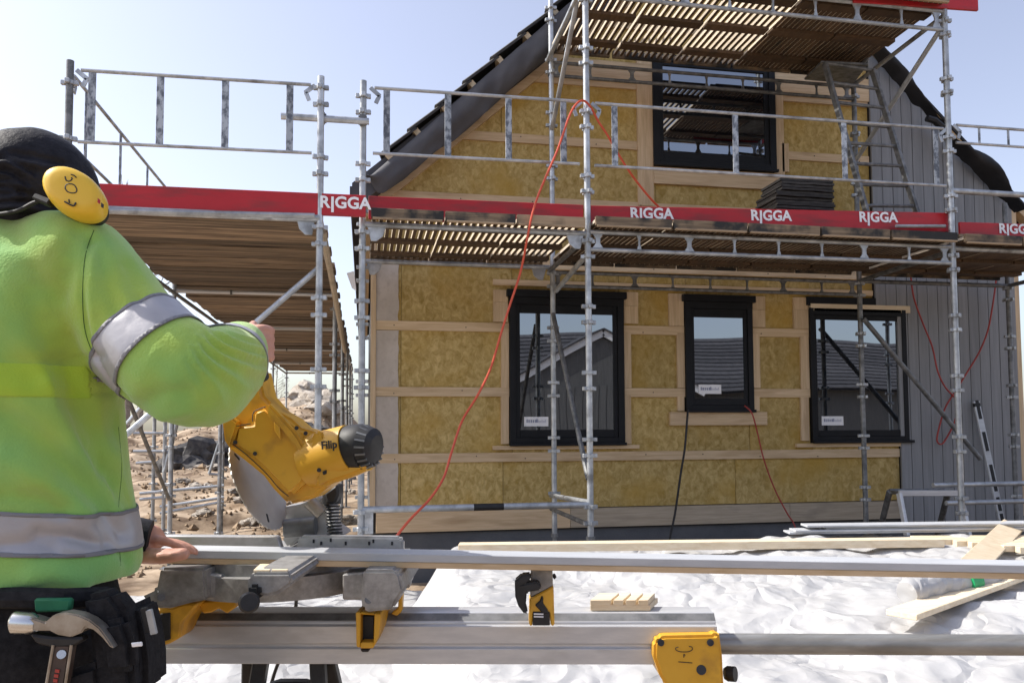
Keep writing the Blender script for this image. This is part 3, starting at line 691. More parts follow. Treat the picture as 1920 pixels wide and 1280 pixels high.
# end bracket under the toe board
MB().tube([aY(1680, 424, YT-.05), aY(1772, 424, YT-.05)], .014, 8).build('toe_clip', 'steel', scaf)

# ================================================================== SIDE SCAFFOLD (runs back along the left wall)
side = thing('side_scaffold', (-1.1, 12, -.1), 'plank-decked galvanised scaffold running back along the left wall of the house', 'scaffold')
XA, XB, Y0 = -1.955, -.315, 5.66
ys = [Y0+3.05*k for k in range(6)]
for i, y in enumerate(ys):
    post(side, XB, y, .2, 3.80 if i == 0 else 2.75, 'steel', .1); post(side, XA, y, .2, 3.78 if i < 2 else 3.3, 'steel' if i else 'steel_dark', .13)
gframe(side, (XA+.02, Y0, 3.72), (XB-.02, Y0, 3.735), .49, (.075, .345, .61, .88))
gframe(side, (XA, Y0+.03, 3.71), (XA, ys[1]-.03, 3.71), .49, (.10, .37, .64, .90)); gframe(side, (XA, ys[1]+.03, 3.71), (XA, ys[2]-.03, 3.71), .49, (.1, .37, .64, .9))
ZS = 2.80
T('ledger', 'steel', side, [(XA, Y0, ZS-.02), (XB, Y0, ZS-.02)], .030, 12)
for s in (-1, 1):
    x = XB if s > 0 else XA
    MB().prism([(x-s*.03, Y0-.006, ZS-.02), (x-s*.16, Y0-.006, ZS-.02), (x-s*.14, Y0-.006, ZS-.10), (x-s*.10, Y0-.006, ZS-.14), (x-s*.05, Y0-.006, ZS-.14)], (0, .012, 0)).build('end_plate', 'steel', side, .003, 30)
for i, y in enumerate(ys[1:]):
    T('ledger', 'alu', side, [(XA, y, ZS-.05), (XB, y, ZS-.05)], .022, 10)
    coupler(side, ((XA+XB)/2-.25, y, ZS-.05), .035)
for x, m in ((XA, 'steel_dark'), (XB, 'steel')):
    for a, b in zip(ys, ys[1:]): T('ledger', m, side, [(x, a, ZS-.07), (x, b, ZS-.07)], .021, 10)
plank_me = []
for w in (.19, .215):
    me = MB().box((XA-.02-(XA+XB)/2, -w/2, -.02), (XB+.02-(XA+XB)/2, w/2, .02)).mesh('plank', .003, 0); me.materials.append(MATS['plank']); plank_me.append((w, me))
y = Y0+.03
while y < ys[-1]+.1:
    w, me = random.choice(plank_me); o = place('plank', me, ((XA+XB)/2+random.uniform(-.02, .02), y+w/2, ZS+.03+random.uniform(-.009, .009)), side); y += w+.012
toeb = toeboard(side, (170, 343), (686, 366), .155, Y0-.02, [(645, 381)])
T('toe_tube', 'steel', side, [aY(190, 395, Y0-.03), aY(590, 405, Y0-.03)], .020, 10)
T('brace', 'steel', side, [(XB, Y0+.03, 2.44), (-1.80, Y0+.03, 1.05)], .021, 10)
for k in (0, 2): T('brace', 'steel_dark', side, [(XA, ys[k]+.05, 2.5), (XA, ys[k+1]-.05, .6)], .019, 8)
MB().prism([aY(650, 512, 6.6), aY(664, 508, 6.6), aY(668, 545, 6.6), aY(660, 540, 6.6)], (0, .01, 0)).build('tape_flag', 'white_paint', side)
T('brace', 'beam_grey', side, [(XB+.02, Y0+.05, 2.70), (XB+.12, Y0+2.6, 2.1)], .024, 8)

# ================================================================== free-standing scaffold frames on the soil behind
def soil_frame(px, py_top, py_bot, Y, arms, label):
    a, b = aY(px, py_top, Y), aY(px, py_bot, Y); b.z = gz(b.x, b.y)
    t = thing('scaffold_frame', b, label, 'scaffold frame')
    p = T('standard', 'steel', t, [(b.x, b.y, b.z-.05), (b.x, b.y, a.z)], .0242, 10)
    z = b.z+.15
    while z < a.z: place('collar', collar_me, (b.x, b.y, z), p); z += .5
    B('foot_plate', 'steel_dark', t, (b.x-.08, b.y-.08, b.z-.02), (b.x+.08, b.y+.08, b.z+.012))
    for q in arms:
        T('arm', 'steel', t, [aY(q[0], q[1], Y), aY(q[2], q[3], Y)], q[4] if len(q) > 4 else .021, 8)
    return t
soil_frame(410, 730, 996, 10.6, [(410, 832, 392, 888, .018), (392, 888, 412, 890, .018)], 'lone galvanised scaffold standard with a triangular bracket on the soil')
soil_frame(306, 700, 990, 10.9, [(308, 885, 332, 790, .03), (332, 790, 340, 760, .03), (238, 795, 272, 755, .03), (250, 812, 306, 812), (250, 846, 306, 846), (262, 925, 420, 910), (262, 936, 305, 932)], 'galvanised scaffold frame with a pale slanting brace on the soil')
soil_frame(286, 700, 975, 11.6, [(255, 868, 286, 866), (300, 962, 420, 940), (300, 950, 420, 932)], 'thin galvanised scaffold standard beside the slanting brace')

# ================================================================== THINGS ON THE SCAFFOLD AND AGAINST THE WALL
# ladder between the decks
lad = thing('ladder', aY(1672, 395, 6.35), 'grey aluminium ladder leaning from lower deck up to upper deck hatch', 'ladder')
lb = [aY(1626, 402, 6.15), aY(1720, 402, 6.15)]; lt = [aY(1546, 118, 6.45), aY(1636, 132, 6.45)]
for a, b in zip(lb, lt): MB().bar(a, b, .028, .06, Vector((0, 1, 0))).build('stile', 'steel_dark', lad, .003, 30)
for k in range(8):
    t = .055+k*.135; T('rung', 'steel_dark', lad, [lb[0].lerp(lt[0], t), lb[1].lerp(lt[1], t)], .016, 8)
MB().prism([aY(1540, 118, 6.45), aY(1628, 122, 6.45), aY(1600, 158, 6.95), aY(1508, 150, 6.95)], (0, 0, .02)).build('top_plate', 'steel_dark', lad, .003, 30)
# stacked roof tiles on the deck
tb = aY(1511, 391, 6.0)
st_me = []
for s in range(2):
    o = MB(); n = 9; o.v = []
    for yy in (0, .34):
        for i in range(n): o.v.append(Vector((-.30+.60*i/(n-1), yy, .002*math.sin(i*1.6+s))))
    top = [q+Vector((0, 0, .020)) for q in o.v]; o.v += top
    for i in range(n-1): o.f += [(i, i+n, i+n+1, i+1), (2*n+i, 2*n+i+1, 3*n+i+1, 3*n+i), (i, i+1, 2*n+i+1, 2*n+i), (n+i, 3*n+i, 3*n+i+1, n+i+1)]
    o.f += [(0, 2*n, 3*n, n), (n-1, 2*n-1, 4*n-1, 3*n-1)]
    me = o.mesh('roof_tile', 0, 50); me.materials.append(MATS['tile']); st_me.append(me)
zt = ZD+.125
for k in range(18):
    o = place('stacked_tile', st_me[k % 2], (tb.x+random.uniform(-.006, .006)+(.02 if k > 13 else 0), tb.y+random.uniform(-.01, .01), zt+k*.0262), None, (0, 0, random.uniform(-.02, .02)))
    o.scale.x = .88 if k < 14 else .80
    tag(o, 'dark profiled roof tile in the neat stack on the lower scaffold deck', 'roof tile', 'roof tiles stacked on the deck')
# orange air hose hanging over the guard rail
hp = [(1236, 389, 5.95), (1216, 368, 5.9), (1186, 330, 5.85), (1160, 290, 5.8), (1140, 255, 5.78), (1122, 228, 5.74), (1108, 202, 5.70), (1094, 189, 5.68), (1080, 196, 5.68), (1066, 222, 5.68), (1046, 280, 5.68), (1022, 335, 5.68), (1006, 375, 5.67), (996, 410, 5.60), (988, 450, 5.60), (976, 510, 5.65), (955, 575, 5.65), (938, 630, 5.65), (920, 690, 5.65), (896, 740, 5.6), (866, 790, 5.6), (846, 850, 5.5), (832, 895, 5.4), (806, 935, 5.3), (772, 970, 5.2), (745, 1003, 5.1), (715, 1050, 5.0), (700, 1120, 4.9)]
tag(T('air_hose', 'hose', None, curve_pts([aY(*p) for p in hp], 6), .0085, 8), 'orange-red air hose looped over the guard rail and hanging to the ground', 'hose')
tag(T('power_cable', 'cable_black', None, curve_pts([aY(1290, 768, 7.27), aY(1288, 790, 7.24), aY(1284, 840, 7.20), aY(1276, 890, 7.2), aY(1266, 960, 7.18), aY(1256, 1010, 7.1), aY(1250, 1060, 7.0)], 6), .011, 8), 'black power cable hanging from the narrow window down to the ground', 'cable')
tag(T('thin_cable', 'cable_red', None, curve_pts([aY(1396, 760, 7.26), aY(1410, 775, 7.22), aY(1420, 810, 7.25), aY(1432, 860, 7.25), aY(1452, 915, 7.24), aY(1475, 960, 7.22), aY(1490, 985, 7.2), aY(1500, 1030, 7.1)], 6), .007, 8), 'thin brown-red cable hanging from the narrow window sill', 'cable')
lp = [(1708, 520), (1714, 560), (1732, 610), (1748, 650), (1758, 695), (1772, 725), (1790, 745), (1796, 760), (1790, 790), (1778, 815), (1766, 832), (1757, 826), (1760, 805), (1772, 765), (1790, 735), (1812, 700), (1836, 660), (1852, 620), (1860, 580), (1866, 540), (1868, 520)]
tag(T('red_cable', 'cable_red', None, curve_pts([aY(x, y, 7.26+.02*math.sin(i)) for i, (x, y) in enumerate(lp)], 6), .0085, 8), 'dark red cable hanging in a crossed loop before the grey cladding', 'cable')
# spirit level
a, b = aY(1830, 752, 7.28), aY(1880, 985, 7.10)
lev = thing('spirit_level', b, 'long silver spirit level with black grips leaning on the grey cladding', 'spirit level')
u = (b-a).normalized(); sidev = Vector((1, 0, 0))-u*u.x; sidev.normalize()
MB().bar(a, b+u*.05, .026, .072, sidev).build('body', 'alu', lev, .004, 30)
nrm = u.cross(sidev).normalized()
if nrm.y > 0: nrm = -nrm
for t, l in ((.07, .10), (.33, .10), (.555, .05), (.66, .09), (.83, .07), (.96, .07)):
    c = a.lerp(b, t)+nrm*.0135; MB().bar(c-u*l, c+u*l, .006, .040, sidev).build('grip', 'rubber', lev, .002, 30)
for t in (.03, .97): 
    c = a.lerp(b, t); MB().bar(c-u*.02, c+u*.02, .028, .074, sidev).build('end_cap', 'rubber', lev, .003, 30)
# aluminium trestle
tr = thing('work_trestle', (aY(1745, 985, 6.3).x, 6.4, gz(4.5, 6.4)), 'low aluminium folding work trestle standing by the cladding corner', 'trestle')
c = {n: aY(*p) for n, p in dict(tl=(1686, 924, 6.1), tr=(1800, 924, 6.1), bl=(1702, 1010, 6.0), br=(1818, 1010, 6.0), tl2=(1668, 921, 6.5), tr2=(1778, 921, 6.5), bl2=(1652, 985, 6.9), br2=(1762, 985, 6.9)).items()}
for n in ('bl', 'br', 'bl2', 'br2'): c[n] = c[n]+(c[n]-c['t'+n[1:]])*(max(0, (c[n].z-gz(c[n].x, c[n].y)))/max(.05, c['t'+n[1:]].z-c[n].z))
for q, w in (('tl bl', 'alu'), ('tr br', 'alu'), ('tl2 bl2', 'steel_dark'), ('tr2 br2', 'steel_dark')):
    a, b = q.split(); MB().bar(c[a], c[b], .03, .05, Vector((0, 1, 0))).build('leg', w, tr, .004, 30)
MB().bar(c['tl'], c['tr'], .03, .05).build('top_rail', 'alu', tr, .004, 30); MB().bar(c['tl2'], c['tr2'], .03, .05).build('top_rail', 'steel_dark', tr, .004, 30)
MB().prism([c['tl'], c['tr'], c['tr2'], c['tl2']], (0, 0, .012)).build('top_plate', 'steel_dark', tr, .003, 30)
MB().bar(c['tl'].lerp(c['bl'], .55), c['tr'].lerp(c['br'], .55), .03, .045).build('cross_rail', 'alu', tr, .004, 30)
# ================================================================== TARPAULIN over the timber pile
def tz(r, f):
    w = smooth(-.62, -.26, r + .10*(f-4.2))
    lump = .05*noise.noise(Vector((r*1.1, f*1.1, 2)))
    top = .50 + .06*smooth(3.2, 4.9, f) + .05*smooth(.8, 2.4, r) + lump - .10*smooth(3.2, 2.4, f)
    far = smooth(5.02, 4.90, f)
    near = smooth(2.3, 2.45, f)
    lo = -.085*smooth(3, 6.5, f)+.03 + .20*smooth(3.6, 4.4, f)*smooth(5.80, 5.60, f) + .04*noise.noise(Vector((r*1.7, f*1.7, 9)))
    base = lo + (top-lo)*w*far*near
    q = Vector((r*2.1, f*2.1, 0)); q += .35*Vector((noise.noise(q*1.3), noise.noise(q*1.3+Vector((5, 5, 0))), 0))
    rd = noise.ridged_multi_fractal(q, 1.0, 2.1, 5, 1.0, 2.0)
    fold = abs(noise.noise(Vector((r*3.1+f*2.2, (f-r)*.8, 4))))
    cr = 0
    for sc, am, ang in ((2.3, .08, .4), (5.1, .05, 1.3)):
        ca, sa = math.cos(ang), math.sin(ang); v = Vector(((r*ca+f*sa)*sc, (f*ca-r*sa)*sc*.62, sc)); v += .5*Vector((noise.noise(v*.7), noise.noise(v*.7+Vector((9, 3, 1))), 0))
        cr += am*(.28-abs(noise.noise(v)))
    for sc, am, off in ((2.4, .055, 0), (5.6, .034, 5), (12.5, .018, 11), (24, .008, 17)):
        v = Vector((r*sc+off, f*sc*.8, off)); v += .45*Vector((noise.noise(v*.9), noise.noise(v*.9+Vector((4, 7, 2))), 0)); cr += am*(noise.voronoi(v)[0][0]-.35)
    return base + (.006*(rd-1.0) + cr*.62)*(.75+.35*w)
tp = MB(); rs = [-2.7+.017*i for i in range(415)]; fs_ = [2.3+.017*i for i in range(211)]; idx = {}
for j, f in enumerate(fs_):
    for i, r in enumerate(rs):
        e = .04*noise.noise(Vector((r*3, 1, 1)))
        if f < 4.98+e or (r < -.28 and f < 5.86+e):
            idx[i, j] = len(tp.v); tp.v.append(RF(r, f, tz(r, f)))
for j in range(len(fs_)-1):
    for i in range(len(rs)-1):
        q = [(i, j), (i+1, j), (i+1, j+1), (i, j+1)]
        if all(k in idx for k in q): tp.f.append([idx[k] for k in q])
tag(tp.build('tarpaulin', 'tarp', None, smooth=180, origin=RF(1, 3.6, 0)), 'crumpled white tarpaulin spread over the timber pile in front of the house', 'tarpaulin')
# timber lying on the tarpaulin
def plank3(name, m, a, b, w, h, label, cat='timber', group=None, hint=ZZ):
    a, b = Vector(a), Vector(b); o = MB().bar(a, b, w, h, hint).build(name, m, None, .002, 30)
    return tag(o, label, cat, group)
def top_at(r, f): return max(tz(r+dr, f+df) for dr in (-.1, 0, .1) for df in (-.06, 0, .06))
zb = .585
plank3('timber_beam', 'pine_pale', RF(-.31, 4.62, zb+.035), RF(2.42, 4.54, zb+.065), .10, .045, 'long pale planed beam lying across the back of the white tarpaulin')
for k in range(4):
    plank3('cladding_board', 'board_paint', RF(1.66+(0, .03, .22, .10)[k], 4.86-.02*(k % 2), .668+.014*k), RF(4.6, 4.80-.012*k, .70+.014*k), .12, .012, 'grey-painted cladding board in the flat stack at the back of the tarpaulin', 'board', 'grey boards stacked on the pile')
for k in range(8):
    f = 4.74-.062*k
    plank3('batten', 'pine_pale', RF(2.36+.05*k, f, .640), RF(4.3, f-.05, .648), .045, .034, 'thin pale batten in the row of battens laid on the tarpaulin', 'batten', 'battens laid side by side on the pile')
plank3('diagonal_board', 'pine_pale', KF(1822, 1062, 3.95), KF(1900, 984, 4.85), .115, .022, 'pale grooved board propped across the row of battens', 'board', None, -FH*.75+ZZ)
p, q = aZ(1690, 1152, .60), aZ(1925, 1070, .615); plank3('loose_board', 'pine_pale', p, q, .115, .022, 'pale board lying alone on the open white tarpaulin', 'board')
rl = thing('wrapped_bundle', aZ(1800, 1090, .57), 'white wrapped bundle with a green band under the loose board', 'bundle')
a, b = aZ(1700, 1112, .63), aZ(1860, 1080, .63)
bd = MB().tube(curve_pts([a, a.lerp(b, .3)+Vector((0, 0, .012)), a.lerp(b, .7), b], 6), [.045]+[.055+.006*math.sin(i*1.9) for i in range(17)]+[.045], 14).build('wrapping', 'tarp', rl)
MB().tube([a.lerp(b, .60), a.lerp(b, .72)], .064, 14).build('band', 'green_strap', rl)

# ================================================================== SAW STAND
stand = thing('saw_stand', KF(620, 1200, 1.82)*1+Vector((0, 0, 0)), 'aluminium mitre saw stand with yellow brackets and black legs', 'saw stand')
stand.location.z = 0; WPOS[stand.name].z = 0
pa, pb = KF(302, 1198, 1.80), KF(1345, 1201, 1.775); pb.z = pa.z; ub = (pb-pa).normalized(); vb = Vector((-ub.y, ub.x, 0))
prof = [(0, -.0535), (0, -.020), (.007, -.018), (.007, -.011), (0, -.009), (0, .029), (.010, .0305), (.010, .036), (.030, .0535), (.085, .0535), (.085, -.0535)]
MB().prism([pa+vb*q[0]+ZZ*q[1] for q in prof], pb-pa).build('beam', 'alu', stand, .0012, 30)
MB().prism([pa+vb*.0125+ZZ*.0385, pa+vb*.014+ZZ*.0385, pa+vb*.0285+ZZ*.0515, pa+vb*.027+ZZ*.0515], pb-pa).build('beam_track', 'steel_dark', stand)
ZB = pa.z+.0535
def slabK(name, m, par, pts, d, th, bevel=.003, seg=1, smooth_a=30): return MB().prism([KF(x, y, d) for x, y in pts], FH*th).build(name, m, par, bevel, smooth_a, seg)
# legs, spread to the ground
for (x, dx, dy) in ((490, -.38, -.10), (596, .30, -.10), (470, -.42, .30), (615, .34, .34), (1180, .25, .30)):
    t = KF(x, 1236, 1.83 if dy < 0 else 1.87)
    b = t + RH*dx*.25 + FH*dy; b.z = gz(b.x, b.y)+.015
    if x == 1180: continue
    l = MB().bar(t, b, .034, .03, FH).build('leg', 'rubber', stand, .004, 30); MB().ellipsoid(b, (.025, 0, 0), (0, .025, 0), (0, 0, .018), 10, 6).build('foot', 'rubber', l)
slabK('leg_brace', 'rubber', stand, [(500, 1284), (520, 1278), (570, 1278), (588, 1284), (588, 1292), (500, 1292)], 1.84, .03)
# yellow saw mounts
m1 = slabK('mount', 'yellow', stand, [(288, 1140), (322, 1140), (345, 1131), (372, 1131), (340, 1168), (336, 1196), (318, 1206), (300, 1212), (294, 1206)], 1.70, .02, .004)
slabK('mount_back', 'yellow', stand, [(318, 1142), (372, 1131), (340, 1168), (336, 1196), (318, 1206)], 1.72, .16, .004)
slabK('mount_slot', 'rubber', stand, [(300, 1150), (319, 1148), (319, 1198), (306, 1202)], 1.697, .01, .001)
slabK('mount_lever', 'yellow', stand, [(372, 1130), (412, 1123), (440, 1128), (442, 1138), (425, 1150), (410, 1140), (395, 1148), (380, 1150)], 1.76, .03, .003)
m2 = MB()
for q in ([(667, 1147), (676, 1147), (675, 1214), (668, 1212)], [(702, 1149), (714, 1150), (710, 1190), (700, 1214)], [(676, 1204), (701, 1204), (700, 1215), (675, 1215)], [(676, 1147), (702, 1149), (702, 1153), (676, 1151)]):
    m2.prism([KF(x, y, 1.70) for x, y in q], FH*.17)
m2.build('mount', 'yellow', stand, .002, 30)
slabK('mount_slot', 'rubber', stand, [(677, 1154), (701, 1154), (700, 1203), (677, 1203)], 1.73, .03, .001)
slabK('mount_bolt', 'rubber', stand, [(675, 1216), (693, 1216), (691, 1222), (678, 1222)], 1.72, .03, .002)
slabK('mount_lever', 'yellow', stand, [(748, 1102), (755, 1104), (753, 1146), (744, 1154), (733, 1150), (746, 1140)], 1.80, .03, .002)
# work support
sp = slabK('work_support', 'yellow', stand, [(993, 1122), (1038, 1098), (1040, 1172), (1034, 1174), (1030, 1150), (1000, 1150), (998, 1174), (992, 1172)], 1.735, .05, .003)
slabK('support_head', 'alu_cast', sp, [(996, 1066), (1036, 1067), (1037, 1099), (1012, 1112), (994, 1121)], 1.74, .05, .003)
slabK('support_plate', 'rubber', sp, [(999, 1146), (1031, 1146), (1031, 1172), (999, 1172)], 1.733, .01, .001)
for y_ in (1149, 1154): slabK('support_print', 'sticker', sp, [(1001, y_), (1019, y_+.5), (1019, y_+3), (1001, y_+2.5)], 1.731, .001, 0)
slabK('lever', 'rubber', sp, [(965, 1090), (978, 1078), (996, 1076), (996, 1086), (984, 1094), (1006, 1090), (1015, 1096), (1013, 1106), (988, 1110), (986, 1134), (990, 1148), (984, 1152), (972, 1136), (966, 1118)], 1.70, .035, .006, 2)
slabK('catch', 'rubber', sp, [(1003, 1134), (1012, 1126), (1016, 1116), (1019, 1120), (1018, 1130), (1028, 1144), (1028, 1150), (1018, 1150)], 1.73, .012, .002)
slabK('side_knob', 'rubber', sp, [(1037, 1078), (1044, 1079), (1043, 1085), (1037, 1086)], 1.75, .03, .003)
# yellow end bracket
eb = slabK('end_bracket', 'yellow', stand, [(1227, 1205), (1236, 1194), (1248, 1192), (1340, 1190), (1349, 1184), (1355, 1230), (1358, 1290), (1362, 1345), (1275, 1345), (1258, 1300), (1238, 1268), (1226, 1232)], 1.745, .12, .006, 2)
for x, y, r_ in ((1239, 1204, .0075), (1332, 1204, .0075), (1315, 1255, .0105)): MB().tube([KF(x, y, 1.741), KF(x, y, 1.75)], r_, 14).build('bolt_hole', 'ink', eb)
T('pen_mark', 'ink', eb, curve_pts([KF(x, y, 1.7435) for x, y in ((1272, 1212), (1267, 1214), (1268, 1218), (1276, 1221), (1290, 1221), (1298, 1217), (1297, 1212), (1292, 1211))], 4), .0008, 5)
T('pen_mark', 'ink', eb, [KF(1272, 1240, 1.7435), KF(1298, 1242, 1.7435)], .0009, 5)
put_text('pen_mark', 'F', .010, 'ink', eb, KF(1283, 1229, 1.744), RH, ZZ, .0002, .0003)
MB().tube([KF(1358, 1262, 1.80), KF(1364, 1262, 1.80), KF(1379, 1263, 1.79)], [.012, .0165, .0165], 14).build('knob', 'rubber', stand)
T('extension_tube', 'tube_alu', stand, [KF(1340, 1206, 1.83), KF(2250, 1210, 1.79)], .0228, 18)
# notched offcut
ob = thing('notched_offcut', KF(1170, 1170, 1.84), 'small pale wood offcut with sawn notches lying on the stand beam', 'offcut')
o0 = KF(1108, 1170, 1.80); o0 = pa + ub*((o0-pa).dot(ub)) + vb*.036; o0.z = ZB+.0015; WPOS[ob.name] = o0.copy(); ob.location = o0
bl = MB().prism([o0, o0+ub*.135, o0+ub*.165+vb*.08, o0+ub*.03+vb*.08], (0, 0, .012))
for k in range(4):
    a0 = o0+ub*(.0 if k == 0 else .052+.028*(k-1)); w = .046 if k == 0 else .022
    bl.prism([a0+ZZ*.0115, a0+ub*w+ZZ*.0115, a0+ub*(w+.028)+vb*.078+ZZ*.0115, a0+ub*.028+vb*.078+ZZ*.0115], (0, 0, .012))
bl.build('block', 'pine_pale', ob, .0008, 30)
# board being cut
tb_ = thing('trim_board', KF(900, 1060, 1.72), 'long grey-painted trim board with bare pine edge lying across the mitre saw', 'board')
fa, fb = KF(288, 1056, 1.705), KF(2150, 1090, 1.690)
MB().prism([fa+ZZ*.0125, fa+ZZ*.030, fa+vb*.062+ZZ*.031, fa+vb*.062+ZZ*.0125], fb-fa).build('painted_face', 'board_paint', tb_, .0015, 30)
MB().prism([fa+vb*.002, fa+vb*.002+ZZ*.0122, fa+vb*.061+ZZ*.0122, fa+vb*.061], fb-fa).build('bare_edge', 'pine_x', tb_, .001, 30)

# ================================================================== MITRE SAW
saw = thing('mitre_saw', KF(540, 1140, 1.80), 'yellow and grey mitre saw with raised head and bare blade on the stand', 'mitre saw')
base = slabK('base', 'alu_cast', saw, [(300, 1064), (384, 1064), (388, 1124), (360, 1129), (318, 1140), (275, 1140), (262, 1120), (292, 1106)], 1.665, .30, .006, 2)
slabK('base', 'alu_cast', saw, [(680, 1068), (740, 1068), (750, 1076), (757, 1108), (744, 1126), (738, 1142), (690, 1147), (679, 1142), (676, 1120)], 1.655, .30, .006, 2)
slabK('base', 'alu_cast', saw, [(380, 1070), (690, 1072), (690, 1108), (380, 1106)], 1.80, .16, .004)
slabK('rim', 'alu_cast', saw, [(384, 1074), (416, 1079), (416, 1122), (386, 1122)], 1.69, .1, .003); slabK('rim', 'alu_cast', saw, [(642, 1076), (682, 1073), (682, 1124), (642, 1124)], 1.69, .1, .003)
c = KF(527, 1100, 1.885); z0, z1 = KF(527, 1128, 1.68).z, KF(527, 1084, 1.68).z
MB().tube([(c.x, c.y, z0), (c.x, c.y, z1), (c.x, c.y, z1+.001), (c.x, c.y, KF(527, 1058, 1.70).z)], [.212, .212, .19, .19], 48).build('turntable', 'alu_cast', saw, 0, 30)
arm = slabK('mitre_arm', 'alu_cast', saw, [(462, 1082), (474, 1073), (543, 1073), (550, 1082), (546, 1096), (520, 1114), (500, 1118), (464, 1112)], 1.50, .22, .006, 2)
for xx in (0, 34):
    MB().prism([KF(475+xx, 1072.2, 1.51), KF(505+xx, 1072.2, 1.51), KF(511+xx*.92, 1060, 1.68), KF(488+xx*.92, 1060, 1.68)], (0, 0, .004)).build('kerf_plate', 'pine_pale', arm, 0, 0)
slabK('clamp_lever', 'rubber', arm, [(464, 1096), (486, 1096), (488, 1118), (478, 1128), (464, 1122)], 1.488, .05, .006, 2)
MB().tube([KF(467, 1129, 1.50), KF(467, 1129, 1.452), KF(467, 1129, 1.446)], [.017, .019, .015], 20).build('knob', 'rubber', arm)
for x, y in ((302, 1119), (691, 1124)): MB().tube([KF(x, y, 1.655), KF(x, y, 1.67)], .008, 12).build('bolt', 'steel_dark', saw)
slabK('fence', 'alu_fence', saw, [(296, 1003), (520, 1005), (529, 1034), (296, 1034)], 1.835, .025, .003)
fr = slabK('fence', 'alu_fence', saw, [(562, 1004), (748, 1006), (756, 1012), (756, 1038), (548, 1038), (556, 1020)], 1.825, .03, .005, 2)
for x, y in ((588, 1014), (602, 1018), (648, 1018), (692, 1018), (735, 1018), (700, 1014), (620, 1012)): MB().box(tuple(KF(x, y, 1.8225)-Vector((.0022, .001, .004))), tuple(KF(x, y, 1.8225)+Vector((.0022, .001, .004)))).build('scale_mark', 'ink', fr)
slabK('side_lug', 'alu_cast', saw, [(742, 1062), (762, 1066), (770, 1098), (764, 1104), (750, 1094)], 1.78, .03, .003)
# pivot casting, spring
pv = slabK('pivot', 'alu_fence', saw, [(524, 952), (560, 946), (600, 930), (622, 955), (618, 985), (648, 1004), (560, 1012), (540, 1028), (527, 1008), (534, 985)], 1.93, .10, .006, 2)
MB().tube([KF(535, 990, 1.90), KF(592, 985, 1.90)], .022, 16).build('pivot_pin', 'steel_dark', pv)
MB().tube([KF(580, 940, 1.87), KF(604, 962, 1.87)], .016, 14).build('pivot_pin', 'hammer_steel', pv)
sa, sb = KF(622, 936, 1.90), KF(629, 1004, 1.90); pts = []
for k in range(121):
    t = k/120; a = t*2*math.pi*11; pts.append(sa.lerp(sb, t)+RH*math.cos(a)*.0165+FH*math.sin(a)*.0165)
T('spring', 'spring', saw, pts, .0024, 6)
MB().tube([sa+ZZ*.02, sa-ZZ*.01], .022, 14).build('spring_seat', 'rubber', saw)
slabK('hinge_block', 'rubber', saw, [(606, 925), (632, 905), (636, 925), (628, 945), (612, 945)], 1.86, .06, .006)
# head
HP = [(482, 687), (494, 741), (520, 770), (546, 785), (564, 802), (600, 812), (612, 850), (642, 884), (626, 904), (588, 934), (540, 946), (511, 916), (493, 892), (469, 872), (432, 843), (419, 824), (416, 780), (457, 738), (472, 702)]
head = slabK('head', 'yellow', saw, HP, 1.72, .105, .010, 3, 40)
slabK('cover', 'yellow', head, [(441, 796), (470, 792), (472, 770), (496, 760), (548, 798), (578, 838), (586, 868), (572, 905), (541, 932), (512, 900), (470, 858), (434, 836)], 1.698, .04, .010, 3, 40)
slabK('cover_rib', 'yellow', head, [(500, 752), (512, 764), (556, 812), (590, 868), (578, 872), (536, 822), (496, 774)], 1.690, .03, .006, 2, 40)
slabK('guard', 'yellow', head, [(415, 783), (426, 776), (446, 792), (446, 800), (436, 830), (431, 842), (420, 826)], 1.692, .10, .005, 2)
slabK('bracket', 'yellow', head, [(590, 806), (606, 812), (618, 850), (628, 880), (600, 884), (584, 872), (578, 838)], 1.682, .06, .006, 2, 40)
slabK('label_plate', 'yellow', head, [(513, 790), (524, 800), (526, 824), (515, 808)], 1.6865, .006, .001)
mt = MB().tube([KF(580, 868, 1.745), KF(598, 862, 1.738), KF(660, 842, 1.712)], [.056, .0605, .0545], 30).build('motor', 'yellow', head)
slabK('motor_fairing', 'yellow', head, [(604, 858), (690, 838), (693, 880), (650, 898), (626, 905), (596, 918), (586, 900)], 1.678, .10, .010, 3, 40)
cap = MB().tube([KF(658, 842, 1.713), KF(661, 841, 1.712), KF(682, 837, 1.702), KF(686, 837, 1.700), KF(700, 838, 1.693), KF(706, 839, 1.690)], [.050, .0515, .0495, .0465, .040, .027], 30).build('motor_cap', 'rubber', head)
ax = (KF(706, 839, 1.690)-KF(661, 841, 1.712)).normalized(); e1, e2 = frame_of(ax)
for k in range(18):
    a = k*2*math.pi/18; dd = e1*math.cos(a)+e2*math.sin(a); p0 = KF(686, 837, 1.700)+dd*.0462; p1 = KF(701, 838, 1.6925)+dd*.0385
    MB().bar(p0, p1, .004, .004, dd).build('vent_rib', 'steel_dark', cap)
put_text('pen_name', 'Filip', .0235, 'ink', mt, KF(617, 834, 1.658), RH*1+ZZ*.10-FH*.33, ZZ, .0006, .0006)
slabK('side_housing', 'rubber', head, [(604, 884), (612, 880), (612, 888), (606, 890)], 1.675, .01, .001)
for x, y, d in ((441, 829, 1.690), (598, 881, 1.678), (573, 812, 1.688), (556, 802, 1.69), (478, 850, 1.694)): MB().tube([KF(x, y, d-.004), KF(x, y, d+.01)], .0045, 10).build('screw', 'ink', head)
MB().tube(curve_pts([KF(488, 708, 1.73), KF(482, 680, 1.70), KF(474, 655, 1.64), KF(468, 622, 1.62)], 5), .019, 14).build('handle', 'rubber', saw)
